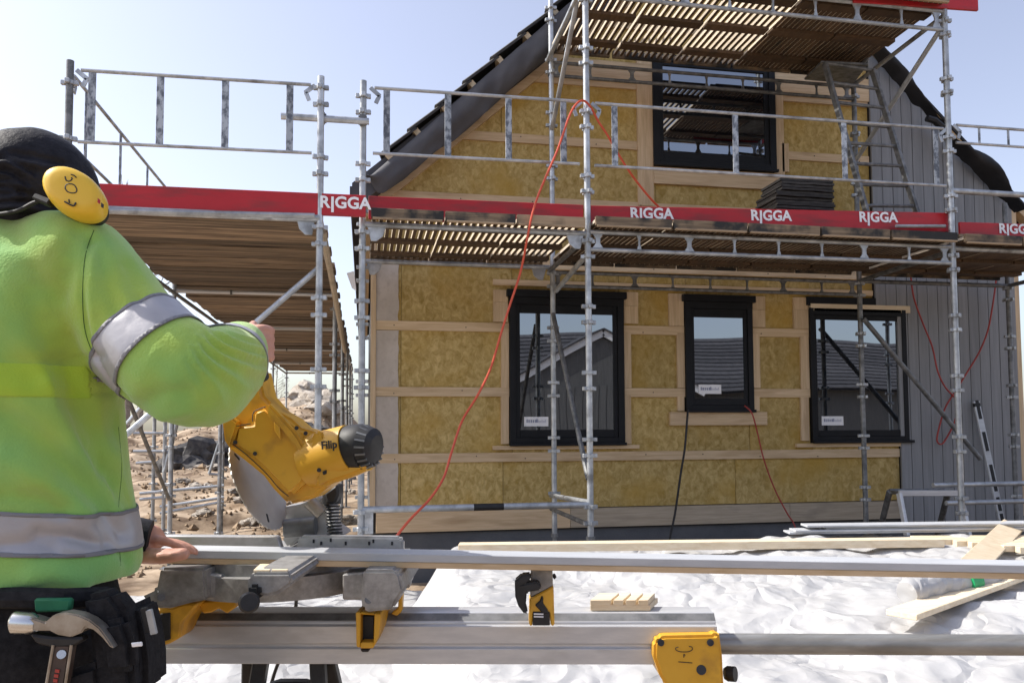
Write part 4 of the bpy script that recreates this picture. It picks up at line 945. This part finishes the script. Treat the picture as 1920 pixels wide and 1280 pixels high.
for st_ in ([(436, 832), (462, 852), (500, 888), (522, 914), (541, 930)], [(474, 790), (476, 772), (498, 762)], [(590, 812), (604, 850), (622, 884)], [(436, 800), (470, 794)]):
    T('seam', 'ink', head, curve_pts([KF(x, y, 1.6975) for x, y in st_], 4), .0011, 5)
slabK('pen_label', 'yellow_cup', head, [(536, 800), (552, 814), (566, 838), (552, 826)], 1.696, .004, .001)
# blade
bc = KF(484, 905, 1.855); bn = (RH*.86+ZZ*.375-FH*.10).normalized(); e1, e2 = frame_of(bn); BR = .118; nt_ = 40
out = []
for k in range(nt_*2):
    a = 2*math.pi*k/(nt_*2); rr = BR if k % 2 else BR-.003; out.append(bc+(e1*math.cos(a)+e2*math.sin(a))*rr)
bl = MB().prism(out, bn*.0028).build('blade', 'blade', saw, 0, 30)
for k in range(3):
    a = k*math.pi*2/3+.2; d = e1*math.cos(a)+e2*math.sin(a); MB().bar(bc+d*.080+bn*.0032, bc+d*.100+bn*.0032, .006, .0012, bn).build('slot', 'ink', bl)
tag(T('saw_cable', 'cable_black', None, curve_pts([KF(556, 1118, 1.92), KF(552, 1150, 1.95), KF(530, 1220, 1.98), KF(512, 1270, 2.0), KF(500, 1330, 2.02), KF(520, 1420, 2.1)], 5), .0045, 8), 'thin black cable dangling under the mitre saw behind the beam', 'cable')
# ================================================================== WORKER
person = thing('person', K(20, 1300, 1.36)*1, 'worker seen from behind in lime hi-vis jacket, black beanie and yellow ear defenders', 'person')
person.location.z = gz(person.location.x, person.location.y); WPOS[person.name] = person.location.copy()
def remesh(mbs, voxel, sm=6, fac=.5):
    o_ = MB()
    for m_ in mbs: o_.add(m_.v, m_.f)
    me = o_.mesh('tmp', 0, 0); ob_ = bpy.data.objects.new('tmp', me); COL.objects.link(ob_)
    r_ = ob_.modifiers.new('r', 'REMESH'); r_.mode = 'VOXEL'; r_.voxel_size = voxel
    if sm: s_ = ob_.modifiers.new('s', 'SMOOTH'); s_.iterations = sm; s_.factor = fac
    dg = bpy.context.evaluated_depsgraph_get(); out = bpy.data.meshes.new_from_object(ob_.evaluated_get(dg))
    bpy.data.objects.remove(ob_); return out
def limb(pts, rad, n=18, sub=5):
    P_ = curve_pts(pts, sub); rr = []
    for i in range(len(P_)):
        t = i/sub; k = min(int(t), len(rad)-2); u = t-k; u = u*u*(3-2*u); rr.append(rad[k]*(1-u)+rad[k+1]*u)
    o_ = MB().tube(P_, rr, n)
    for q, r_ in ((P_[0], rr[0]), (P_[-1], rr[-1])): o_.ellipsoid(q, (r_*.99, 0, 0), (0, r_*.99, 0), (0, 0, r_*.99), 16, 10)
    return o_
def ell_rings(spec, n=32):                            # (centre, half width, half depth) stacked rings
    rr = []
    for c, a, b in spec:
        rr.append([c + RH*a*math.copysign(abs(math.cos(t))**.86, math.cos(t)) + FH*b*math.copysign(abs(math.sin(t))**.86, math.sin(t)) for t in [2*math.pi*k/n for k in range(n)]])
    return MB().rings(rr)
def coords_np(me):
    a = np.empty(len(me.vertices)*3); me.vertices.foreach_get('co', a); return a.reshape(-1, 3)
def normals_np(me):
    a = np.empty(len(me.vertices)*3); me.vertex_normals.foreach_get('vector', a); return a.reshape(-1, 3)
FOLD = 1.0
def strokes(me, lst, drape=True):
    if drape:                                             # lay each stroke on the surface that faces the viewer
        bm = bmesh.new(); bm.from_mesh(me); tree = BVHTree.FromBMesh(bm); bm.free(); l2 = []
        for pts, w, amp in lst:
            q = [Vector(a).lerp(Vector(b), k/6) for a, b in zip(pts, pts[1:]) for k in range(6)]+[Vector(pts[-1])]; out = []
            for p in q:
                h = tree.ray_cast(CAM, (p-CAM).normalized())[0]
                if h is not None: out.append(h)
            if len(out) > 1: l2.append((out, w, amp))
        lst = l2
    co = coords_np(me); nn = normals_np(me); dsp = np.zeros(len(co))
    for pts, w, amp in lst:
        P_ = [np.array(p) for p in pts]; best = np.full(len(co), 9.)
        for a, b in zip(P_, P_[1:]):
            ab = b-a; t = np.clip(((co-a)@ab)/(ab@ab), 0, 1); best = np.minimum(best, np.linalg.norm(co-(a+t[:, None]*ab), axis=1))
        dsp += amp*np.exp(-(best/w)**2)
    co += nn*(dsp*FOLD)[:, None]; me.vertices.foreach_set('co', co.ravel()); me.update()
def wobble(me, sc, amp, dirn=(1, 1, 1)):
    co = coords_np(me); nn = normals_np(me)
    d = np.array([noise.fractal(Vector((c[0]*sc*dirn[0], c[1]*sc*dirn[1], c[2]*sc*dirn[2])), 1, 2, 3) for c in co])
    co += nn*(amp*d)[:, None]; me.vertices.foreach_set('co', co.ravel()); me.update()
def finish(name, me, m, par):
    me.materials.clear(); me.materials.append(MATS[m]); me.polygons.foreach_set('use_smooth', [True]*len(me.polygons))
    co = coords_np(me); c = Vector((co.max(0)+co.min(0))/2); me.transform(Matrix.Translation(-c)); me.name = name
    return place(name, me, c, par)
def fan_folds(me):                                        # folds radiating from the inside of the bent elbow
    bm = bmesh.new(); bm.from_mesh(me); tree = BVHTree.FromBMesh(bm); bm.free()
    q = K(388, 606, 1.3); h = tree.ray_cast(CAM, (q-CAM).normalized())[0] or q
    co = coords_np(me); nn = normals_np(me); rel = co-np.array(h)
    a = rel@np.array(RH); b = rel@np.array(ZZ); c = rel@np.array(FH)
    rho = np.hypot(a, b); th = np.degrees(np.arctan2(b, a))
    env = np.exp(-((rho-.070)/.058)**2)*np.clip((rho-.010)/.02, 0, 1)*np.exp(-((th+52)/34)**4)*(c < .10)*(c > -.16)*(nn@np.array(FH) < .25)
    ph = th/12.5*np.pi+1.4*np.sin(rho*40)
    rid = 1-2*np.abs(np.sin(ph))**.75
    co += nn*(.0105*env*rid)[:, None]
    # long soft drapes hanging across the back
    bk = coords_np(me)-np.array(K(60, 820, 1.2)); s = bk@np.array((RH*.62-ZZ*.35).normalized()); t = bk@np.array((RH*.35+ZZ*.62).normalized())
    e2_ = np.exp(-((bk@np.array(ZZ))/.19)**4)*(bk@np.array(RH) < .13)*(nn@np.array(FH) < .1)
    w2 = np.sin(t*62+3*np.sin(s*9)+1.2*np.sin(t*17))*(.5+.5*np.sin(s*13+t*21))
    co += nn*(.0060*e2_*w2)[:, None]
    me.vertices.foreach_set('co', co.ravel()); me.update()
D = 1.34
hem, waist, chest, upper, neck = K(16, 1082, D), K(6, 905, D), K(-4, 690, D), K(8, 500, D+.01), K(18, 420, D+.03)
sh_r, up_r, el_r, fo_r, cu_r = K(150, 505, 1.33), K(250, 618, 1.31), K(345, 700, 1.28), K(408, 692, 1.36), K(448, 655, 1.50)
sh_l, el_l, fo_l, cu_l = K(-150, 520, 1.36), K(-110, 820, 1.52), K(60, 960, 1.62), K(225, 1022, 1.60)
head_c = K(64, 372, 1.375)
fwd = (RH*.72+FH*.66-ZZ*.22).normalized(); hs_, hu_ = frame_of(fwd)
# --- the body: one continuous skin surface from feet to head with both hands
body = [ell_rings([(hem-ZZ*.12, .15, .10), (hem, .15, .10), (waist, .14, .095), (chest, .14, .10), (upper, .13, .085), (K(15, 440, D+.02), .07, .06)]),
        limb([upper, K(30, 440, D+.03), head_c-ZZ*.04], [.055, .052, .055]),
        MB().ellipsoid(head_c, fwd*.096, hs_*.074, hu_*.112, 26, 16), MB().ellipsoid(head_c+fwd*.05-hu_*.07, fwd*.045, hs_*.05, hu_*.045),
        MB().ellipsoid(head_c+fwd*.102-hu_*.012, fwd*.016, hs_*.012, hu_*.024),
        limb([upper+RH*.1, sh_r, up_r, el_r, fo_r, cu_r], [.06, .055, .05, .042, .038, .028]), limb([upper-RH*.1, sh_l, el_l, fo_l, cu_l], [.06, .055, .046, .04, .028])]
for s_ in (-1, 1):
    hip = hem-ZZ*.10+RH*s_*.09; kn = Vector((hip.x, hip.y, .47))+FH*.05+RH*s_*.03; an = Vector((kn.x, kn.y, .10))-FH*.04
    body.append(limb([hip, kn, an], [.085, .058, .042])); body.append(limb([an-ZZ*.04, an-ZZ*.055+fwd*.17-Vector((0, 0, fwd.z*.17))], [.04, .032]))
def fingers(palm, fdir, across, up, lens, rad, curl, thumb_side):
    out = []
    for k, L_ in enumerate(lens):
        off = across*((k-1.5)*rad*2.15); p = palm+off; pts_ = [p-fdir*.02, p]
        d = fdir.copy(); q = p
        for j, fr_ in enumerate((.45, .32, .23)):
            q = q+d*L_*fr_; pts_.append(q); d = (d-up*curl[j]).normalized()
        out.append(limb(pts_, [rad*1.1, rad*1.08, rad, rad*.92, rad*.8], 12, 4))
    return out
# left hand lying flat on the board, fingers to the right
wl_ = K(250, 1028, 1.62); kn_l = K(300, 1013, 1.64); fd = (K(365, 1024, 1.66)-K(300, 1012, 1.64)).normalized(); ac = (FH*.86-ZZ*.18+RH*.1).normalized(); upv = fd.cross(ac).normalized()
if upv.z < 0: upv = -upv
body.append(limb([cu_l, wl_, kn_l-fd*.02], [.028, .027, .030])); body.append(MB().ellipsoid(kn_l-fd*.03, fd*.045, ac*.040, upv*.016))
body += fingers(kn_l, fd, ac, upv, (.066, .074, .072, .058), .0088, (.18, .22, .2), 1)
th = K(262, 1040, 1.60); body.append(limb([th, K(298, 1042, 1.575), K(326, 1040, 1.57), K(345, 1038, 1.575)], [.018, .0165, .0145, .0125], 12, 4))
# right hand closed on the saw handle
hr = K(470, 642, 1.585); hd = (K(470, 622, 1.62)-K(482, 690, 1.69)).normalized()
body.append(limb([cu_r, K(462, 648, 1.545), hr], [.028, .027, .030])); body.append(MB().ellipsoid(hr, RH*.020, hd*.040, FH*.038))
for k in range(4):
    b0 = K(472, 668-17*k, 1.60); body.append(limb([b0, b0+RH*.024-FH*.006, b0+RH*.030+FH*.028, b0+RH*.010+FH*.048], [.0105, .010, .0095, .008], 12, 4))
body.append(limb([K(468, 630, 1.57), K(470, 616, 1.60), K(476, 608, 1.63)], [.012, .011, .009], 12, 4))
bme = remesh(body, .0052, 3, .4)
strokes(bme, [([K(286, 1032, 1.59), K(330, 1029, 1.60)], .006, -.004), ([K(296, 1010, 1.60), K(312, 1011, 1.60)], .008, .003)])
finish('body', bme, 'skin', person)
# --- jacket
jk = [ell_rings([(hem-ZZ*.004, .205, .150), (hem+ZZ*.02, .214, .158), (K(10, 1010, D), .218, .160), (waist, .206, .152), (K(2, 800, D), .196, .150), (chest, .190, .152), (K(0, 580, D), .190, .142), (upper, .170, .122), (K(14, 455, D+.015), .125, .098), (K(22, 418, D+.03), .072, .075)]),
      limb([upper+RH*.06+ZZ*.0, sh_r, up_r, el_r, fo_r, cu_r], [.088, .092, .087, .084, .076, .052]),
      limb([upper-RH*.06, sh_l, el_l, fo_l, cu_l], [.09, .092, .085, .075, .048])]
jme = remesh(jk, .0047, 9, .5)
wobble(jme, 4.0, .008); wobble(jme, 9.0, .0035, (1, 1, .45))
E_ = lambda x, y, d=1.22: K(x, y, d)
fold = []
for i in range(0):
    fold.append((curve_pts([E_(388+7*i, 610+3*i), E_(398+10*i, 640+5*i), E_(400+11*i, 690+5*i), E_(384+12*i, 742-2*i)], 4), .0050, -.0080)); fold.append((curve_pts([E_(392+7*i, 610+3*i), E_(403+10*i, 640+5*i), E_(405+11*i, 690+5*i)], 4), .0050, .0045))
fold += [(curve_pts([E_(170, 442), E_(157, 500), E_(157, 570), E_(166, 640), E_(196, 700), E_(236, 748)], 4), .0055, -.0075), (curve_pts([E_(182, 460), E_(168, 520), E_(168, 580), E_(180, 640)], 4), .007, .004),           # arm-body crease
         ([E_(178, 450), E_(200, 520), E_(215, 580)], .012, -.008), ([E_(150, 430), E_(130, 500), E_(110, 560)], .016, -.009), ([E_(240, 500), E_(262, 560)], .014, -.007),
         ([E_(120, 640), E_(160, 760), E_(215, 900)], .016, -.012), ([E_(60, 560), E_(100, 680), E_(150, 800), E_(190, 880)], .018, -.010), ([E_(90, 720), E_(150, 850), E_(220, 960)], .014, .009),
         ([E_(0, 780), E_(90, 830), E_(170, 920), E_(230, 1000)], .020, -.013), ([E_(0, 860), E_(80, 900), E_(170, 960)], .018, .010), ([E_(0, 930), E_(60, 935), E_(120, 950)], .014, -.010),
         ([E_(0, 600), E_(60, 660), E_(110, 730)], .018, .008), ([E_(70, 1000), E_(130, 1006), E_(200, 1022)], .010, -.010), ([E_(180, 980), E_(240, 1050)], .010, -.008), ([E_(0, 1022), E_(60, 1018), E_(100, 1026)], .010, -.008),
         ([E_(0, 745), E_(100, 742), E_(205, 735)], .005, -.004), ([E_(0, 676), E_(100, 674), E_(195, 668)], .005, -.004),
         ([E_(60, 1080), E_(100, 1074), E_(150, 1092)], .018, .012), ([E_(250, 770, 1.2), E_(300, 740, 1.2), E_(345, 735, 1.2)], .014, -.008), ([E_(280, 790, 1.2), E_(350, 770, 1.2)], .012, .006)]
FOLD = 1.0; strokes(jme, fold); fan_folds(jme); bm = bmesh.new(); bm.from_mesh(jme); [bmesh.ops.smooth_vert(bm, verts=bm.verts, factor=.5, use_axis_x=True, use_axis_y=True, use_axis_z=True) for _ in range(3)]; bm.to_mesh(jme); bm.free(); FOLD = 1.3
# elastic hem and open neck: trim below hem
def band_from(me, p0, n0, p1, n1, name, m, par, off=.0025, extra=None, flip_keep=None):
    bm = bmesh.new(); bm.from_mesh(me); bm.verts.ensure_lookup_table()
    for p, n_ in ((p0, n0), (p1, n1)):
        bmesh.ops.bisect_plane(bm, geom=bm.verts[:]+bm.edges[:]+bm.faces[:], plane_co=p, plane_no=n_)
    n0v, n1v = Vector(n0), Vector(n1); kill = []
    for f in bm.faces:
        c = f.calc_center_median()
        if (c-p0).dot(n0v) < 0 or (c-p1).dot(n1v) > 0 or (extra and not extra(c)): kill.append(f)
    bmesh.ops.delete(bm, geom=kill, context='FACES'); bm.normal_update()
    for v in bm.verts: v.co += v.normal*off
    g = bmesh.ops.solidify(bm, geom=bm.faces[:], thickness=.002)
    o_ = bpy.data.meshes.new(name); bm.to_mesh(o_); bm.free(); return finish(name, o_, m, par)
jk_copy = jme.copy()
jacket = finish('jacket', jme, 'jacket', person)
arm_ax = (up_r-sh_r).normalized()*.35+(el_r-up_r).normalized()*.65; arm_ax.normalize()
pA, pB = K(262, 622, 1.30), K(312, 668, 1.29)
near = lambda c: (c-K(285, 645, 1.30)).length < .16 and ((c-sh_r)-arm_ax*(c-sh_r).dot(arm_ax)).length < .112 and (c-up_r).dot(RH) > -.075
band_from(jk_copy, pA, arm_ax, pB, arm_ax, 'sleeve_band', 'reflective', jacket, .0025, near)
for p in (pA, pB): band_from(jk_copy, p-arm_ax*.003, arm_ax, p+arm_ax*.003, arm_ax, 'band_edge', 'reflective_edge', jacket, .0034, near)
cax = (cu_r-fo_r).normalized(); pc = fo_r.lerp(cu_r, .50)
band_from(jk_copy, pc-cax*.022, cax, pc+cax*.022, cax, 'sleeve_band', 'reflective', jacket, .0025, lambda c: (c-pc).length < .12)
tn = (ZZ*1-RH*(-.10)).normalized()
zA, zB = K(60, 1046, 1.19), K(60, 970, 1.19)
body_only = lambda c: abs((c-K(10, 1000, D)).dot(RH)) < .30 and (c-K(10, 1000, D)).length < .36 and (c-cu_l).length > .10
band_from(jk_copy, zA, tn, zB, tn, 'waist_band', 'reflective', jacket, .0025, body_only)
for p in (zA, zB): band_from(jk_copy, p-tn*.003, tn, p+tn*.003, tn, 'band_edge', 'reflective_edge', jacket, .0034, body_only)
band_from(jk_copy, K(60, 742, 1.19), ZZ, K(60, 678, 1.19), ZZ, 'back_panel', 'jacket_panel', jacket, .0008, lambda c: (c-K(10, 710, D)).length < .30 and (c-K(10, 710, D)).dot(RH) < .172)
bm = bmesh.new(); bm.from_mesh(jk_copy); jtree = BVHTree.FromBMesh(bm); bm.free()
def seam(px, r_=.0011, m_='seam_dark'):
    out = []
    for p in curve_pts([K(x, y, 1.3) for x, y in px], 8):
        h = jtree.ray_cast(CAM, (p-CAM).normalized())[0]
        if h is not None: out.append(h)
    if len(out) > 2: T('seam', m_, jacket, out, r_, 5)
seam([(176, 432), (160, 480), (155, 560), (162, 630), (190, 690), (214, 722)], .0007); seam([(222, 800), (228, 880), (222, 960), (226, 1060)], .0005)  # dark tube along the armhole seam adds crease shade in colour
# cuff of the left sleeve
MB().tube([K(226, 1008, 1.60), K(262, 1006, 1.60), K(281, 1008, 1.605)], [.044, .039, .036], 20).build('cuff', 'knit', jacket)
# --- trousers, belt, pouches
tr_ = [ell_rings([(hem+ZZ*.03, .165, .122), (hem-ZZ*.03, .172, .130), (hem-ZZ*.10, .185, .140), (hem-ZZ*.18, .19, .135)])]
for s_ in (-1, 1):
    hip = hem-ZZ*.14+RH*s_*.095; kn = Vector((hip.x, hip.y, .47))+FH*.05+RH*s_*.03; an = Vector((kn.x, kn.y, .09))-FH*.04
    tr_.append(limb([hip, kn, an], [.105, .085, .072]))
    MB().ellipsoid(an-ZZ*.03+FH*.03+RH*.04, RH*.13, FH*.06, ZZ*.06, 18, 10).build('boot', 'rubber', person)
tme = remesh(tr_, .007, 5); wobble(tme, 7, .008); wobble(tme, 18, .003)
trs = finish('trousers', tme, 'trouser', person)
MB().tube([K(-60, 1122, 1.20), K(40, 1120, 1.19), K(120, 1122, 1.195), K(200, 1118, 1.24)], .016, 8).build('belt', 'trouser', trs)
MB().prism([K(62, 1122, 1.172), K(133, 1122, 1.172), K(130, 1146, 1.172), K(64, 1148, 1.172)], FH*.012).build('cloth_tag', 'green_cloth', trs, .003, 40)
def pouch(pts, d, th_): return MB().prism([K(x, y, d) for x, y in pts], FH*th_).build('pocket', 'trouser', trs, .010, 40, 2)
pouch([(150, 1118), (204, 1108), (230, 1140), (240, 1200), (250, 1300), (173, 1300), (164, 1190)], 1.175, .05); pouch([(230, 1135), (252, 1136), (266, 1190), (273, 1240), (274, 1300), (244, 1300), (236, 1200)], 1.20, .08)
pouch([(182, 1168), (230, 1158), (246, 1205), (250, 1262), (192, 1264), (184, 1200)], 1.162, .03); pouch([(118, 1262), (184, 1240), (190, 1300), (118, 1300)], 1.165, .03)
MB().prism([K(245, 1205, 1.159), K(265, 1203, 1.159), K(266, 1211, 1.159), K(247, 1213, 1.159)], FH*.004).build('pocket_label', 'sticker', trs, .001, 30)
for k, (x, y) in enumerate(((270, 1138), (279, 1142))): MB().bar(K(x, y, 1.195), K(x+10, y+46, 1.195), .010, .006, FH).build('pencil', 'steel' if k else 'rubber', trs, .001, 30)
# --- beanie with knitted folds, neck gaiter, ear defenders
bn_ = [MB().ellipsoid(head_c+ZZ*.004-fwd*.004, fwd*.108, hs_*.094, hu_*.116, 36, 22), limb([K(20, 440, 1.37), K(30, 415, 1.375), head_c-ZZ*.05-fwd*.03], [.072, .074, .074])]
hme = remesh(bn_, .004, 4)
hf = []
for i, (y0_, y1_, x1_, am_) in enumerate(((300, 322, 62, .005), (322, 336, 44, .0065), (338, 345, 50, .005), (352, 356, 36, .006), (366, 364, 58, .0045), (386, 378, 70, .006))): hf.append((curve_pts([K(-50, y0_+6, 1.27), K(5, y0_-4, 1.265), K(x1_, y1_, 1.27)], 4), .0055, -am_)); hf.append((curve_pts([K(-50, y0_+14, 1.27), K(5, y0_+5, 1.265), K(x1_-6, y1_+6, 1.27)], 4), .0045, am_*.8))
hf += [([K(20, 285, 1.29), K(70, 292, 1.275), K(120, 305, 1.275)], .006, -.005), ([K(10, 300, 1.29), K(60, 308, 1.275), K(95, 316, 1.275)], .006, .004), ([K(-60, 396, 1.27), K(20, 384, 1.255), K(90, 400, 1.27)], .007, .008)]
strokes(hme, hf); wobble(hme, 16, .002)
finish('beanie', hme, 'knit', person)
cc = K(141, 364, 1.262); lx = (K(190, 398, 1.262)-K(92, 326, 1.262)).normalized(); nz_ = (-FH*.93+RH*.32+ZZ*.10).normalized(); nz_ = (nz_-lx*nz_.dot(lx)).normalized(); ly = nz_.cross(lx)
rr = []
for h_, s_ in ((-.026, .90), (-.014, .985), (-.004, 1.0), (.010, .965), (.0165, .905), (.0205, .81), (.0225, .62), (.0235, .35), (.0238, .03)):
    rr.append([cc+nz_*h_+lx*math.cos(t)*.0535*s_+ly*math.sin(t)*.0345*s_ for t in [2*math.pi*k/36 for k in range(36)]])
ear = MB().rings(rr).build('ear_defender', 'yellow_cup', person, 0, 40)
MB().rings([[cc-nz_*q+lx*math.cos(t)*.048*s_+ly*math.sin(t)*.032*s_ for t in [2*math.pi*k/28 for k in range(28)]] for q, s_ in ((.018, 1), (.040, .95))]).build('cushion', 'rubber', ear)
def onc(x, y): 
    r0 = ray(x, y); pl = cc+nz_*.0236; return CAM+r0*((pl-CAM).dot(nz_)/r0.dot(nz_))
for st_, rad in (([(122, 331), (124, 338), (130, 340), (135, 336), (134, 333)], .0011), ([(133, 327), (139, 329), (143, 333)], .0009), ([(122, 353), (124, 347), (131, 345), (139, 347), (144, 355), (142, 361), (134, 362), (126, 359), (122, 353)], .0010), ([(121, 378), (137, 386), (142, 380)], .0014), ([(129, 374), (130, 380)], .0010)):
    T('pen_letter', 'ink', ear, curve_pts([onc(*p) for p in st_], 3), rad, 6)
for x, y, m_ in ((186, 377, 'red'), (192.5, 385, 'ink')): MB().prism([onc(x-2.5, y-5), onc(x+2.5, y-1), onc(x+1.5, y+6), onc(x-3, y+3)], nz_*.001).build('maker_mark', m_, ear)
T('headband', 'rubber', ear, curve_pts([K(98, 386, 1.262), K(80, 378, 1.262), K(64, 380, 1.262), K(30, 396, 1.262), K(-20, 404, 1.265)], 4), .0035, 8)
MB().bar(K(96, 382, 1.258), K(66, 370, 1.262), .010, .014, nz_).build('headband_clip', 'rubber', ear, .002, 30)

# ================================================================== HAMMER hanging on the belt
ham = thing('hammer', K(110, 1180, 1.15), 'claw hammer with dark grip hanging from the worker\'s belt', 'hammer')
hd_ = [(52, 1156), (66, 1160), (84, 1166), (100, 1152), (122, 1148), (146, 1152), (168, 1162), (186, 1176), (202, 1198), (213, 1216), (205, 1212), (190, 1194), (174, 1180), (160, 1176), (152, 1186), (132, 1194), (108, 1190), (92, 1182), (66, 1182), (52, 1178)]
MB().prism([K(x, y, 1.148) for x, y in hd_], FH*.024).build('head', 'hammer_steel', ham, .004, 40, 2)
MB().tube([K(26, 1166, 1.158), K(29, 1166, 1.158), K(58, 1168, 1.158), K(70, 1170, 1.158)], [.0145, .0165, .0155, .011], 22).build('striking_face', 'hammer_face', ham)
MB().prism([K(x, y, 1.150) for x, y in ((54, 1188), (96, 1194), (155, 1194), (152, 1204), (136, 1212), (98, 1214), (66, 1206))], FH*.02).build('loop', 'rubber', ham, .003, 40)
hdl = MB().prism([K(x, y, 1.151) for x, y in ((100, 1206), (135, 1206), (126, 1262), (112, 1340), (76, 1340), (88, 1268))], FH*.018).build('handle', 'hammer_grip', ham, .004, 40, 2)
for a, b in (((100, 1208), (84, 1300)), ((134, 1208), (120, 1300))): T('grip_edge', 'hammer_steel', hdl, [K(*a, 1.150), K(*b, 1.150)], .0022, 6)
MB().tube([K(115, 1226, 1.146), K(115, 1226, 1.153)], .0062, 14).build('rivet', 'hammer_face', hdl)
for k in range(4): MB().bar(K(108-1.8*k, 1254+9*k, 1.1500), K(107-1.8*k, 1260+9*k, 1.1500), .0015, .006, RH).build('grip_print', 'cable_red', hdl)

# ================================================================== BARE TREES behind the scaffold
def bare_tree(base, h, label, seed):
    rnd = random.Random(seed); t = thing('bare_tree', base, label, 'tree', 'bare trees behind the side scaffold')
    T('trunk', 'bark', t, [base, base+Vector((rnd.uniform(-.2, .2), 0, h*.5)), base+Vector((rnd.uniform(-.3, .3), 0, h))], [h*.013, h*.009, h*.002], 7)
    cr = MB()
    def br(p, d, L_, r_, lev):
        q = p+d*L_; cr.tube([p, p+d*L_*.5+Vector((0, 0, L_*.03)), q], [r_, r_*.7, r_*.4], 4, False)
        if lev:
            for _ in range(4):
                u_ = rnd.uniform(.3, 1); nd_ = (d+Vector((rnd.uniform(-.7, .7), rnd.uniform(-.7, .7), rnd.uniform(-.1, .6)))).normalized(); br(p.lerp(q, u_), nd_, L_*rnd.uniform(.4, .62), r_*.5, lev-1)
    for k in range(16):
        z_ = h*(.25+.72*k/16); a_ = rnd.uniform(0, 6.3); br(base+Vector((0, 0, z_)), Vector((math.cos(a_), math.sin(a_), rnd.uniform(.4, 1))).normalized(), h*.26*(1.1-z_/h), h*.0035, 2)
    cr.build('crown', 'bark', t)
for i, (px, Y, h) in enumerate(((208, 44, 13.6), (238, 47, 14.0), (262, 45, 13.2), (195, 50, 14.5), (452, 46, 3.6), (520, 52, 4.0))):
    p = aY(px, 790, Y); p.z = gz(p.x, p.y)-.05; bare_tree(p, h, 'leafless tree far behind the side scaffold, only twigs showing' if i < 4 else 'low leafless bush on the far bank under the plank deck', 40+i)

# ================================================================== NEIGHBOUR HOUSE behind the photographer (shows in the window panes)
nb = thing('neighbour_house', (10, -15, 0), 'grey house with tiled roof mirrored in the window panes', 'house')
B('wall', 'siding_grey', nb, (3.5, -19, -.1), (25, -12.5, 2.75))
MB().prism([(3, -12.1, 2.7), (3, -16, 5.1), (3, -19.6, 2.7)], (22.5, 0, 0)).build('roof', 'roof_grey', nb, 0, 0)
g_ = MB().prism([(4.6, -11, -.1), (11.0, -11, -.1), (11.0, -11, 2.8), (7.9, -11, 4.3), (4.6, -11, 2.8)], (0, -3, 0)).build('gable_wall', 'siding_grey', nb, 0, 0)
for k in range(24): B('siding_board', 'siding_grey', nb, (4.62+k*.265, -10.985, 0), (4.62+k*.265+.24, -10.96, 2.7))
for a, b in (((4.1, 2.55), (7.9, 4.45)), ((7.9, 4.45), (11.5, 2.55))):
    MB().bar((a[0], -10.9, a[1]), (b[0], -10.9, b[1]), .06, .22, ZZ).build('barge_board', 'white_paint', nb); MB().bar((a[0], -12.5, a[1]+.16), (b[0], -12.5, b[1]+.16), 3.4, .06, ZZ).build('gable_roof', 'roof_grey', nb)
for k in range(14):
    t = k/14; MB().bar((3.0, -12.1-3.9*t, 2.76+2.4*t), (25.5, -12.1-3.9*t, 2.76+2.4*t), .30, .03, Vector((0, .5, 1))).build('tile_course', 'roof_grey', nb)
B('gutter', 'black_frame', nb, (3, -12.12, 2.62), (25.5, -11.98, 2.72))
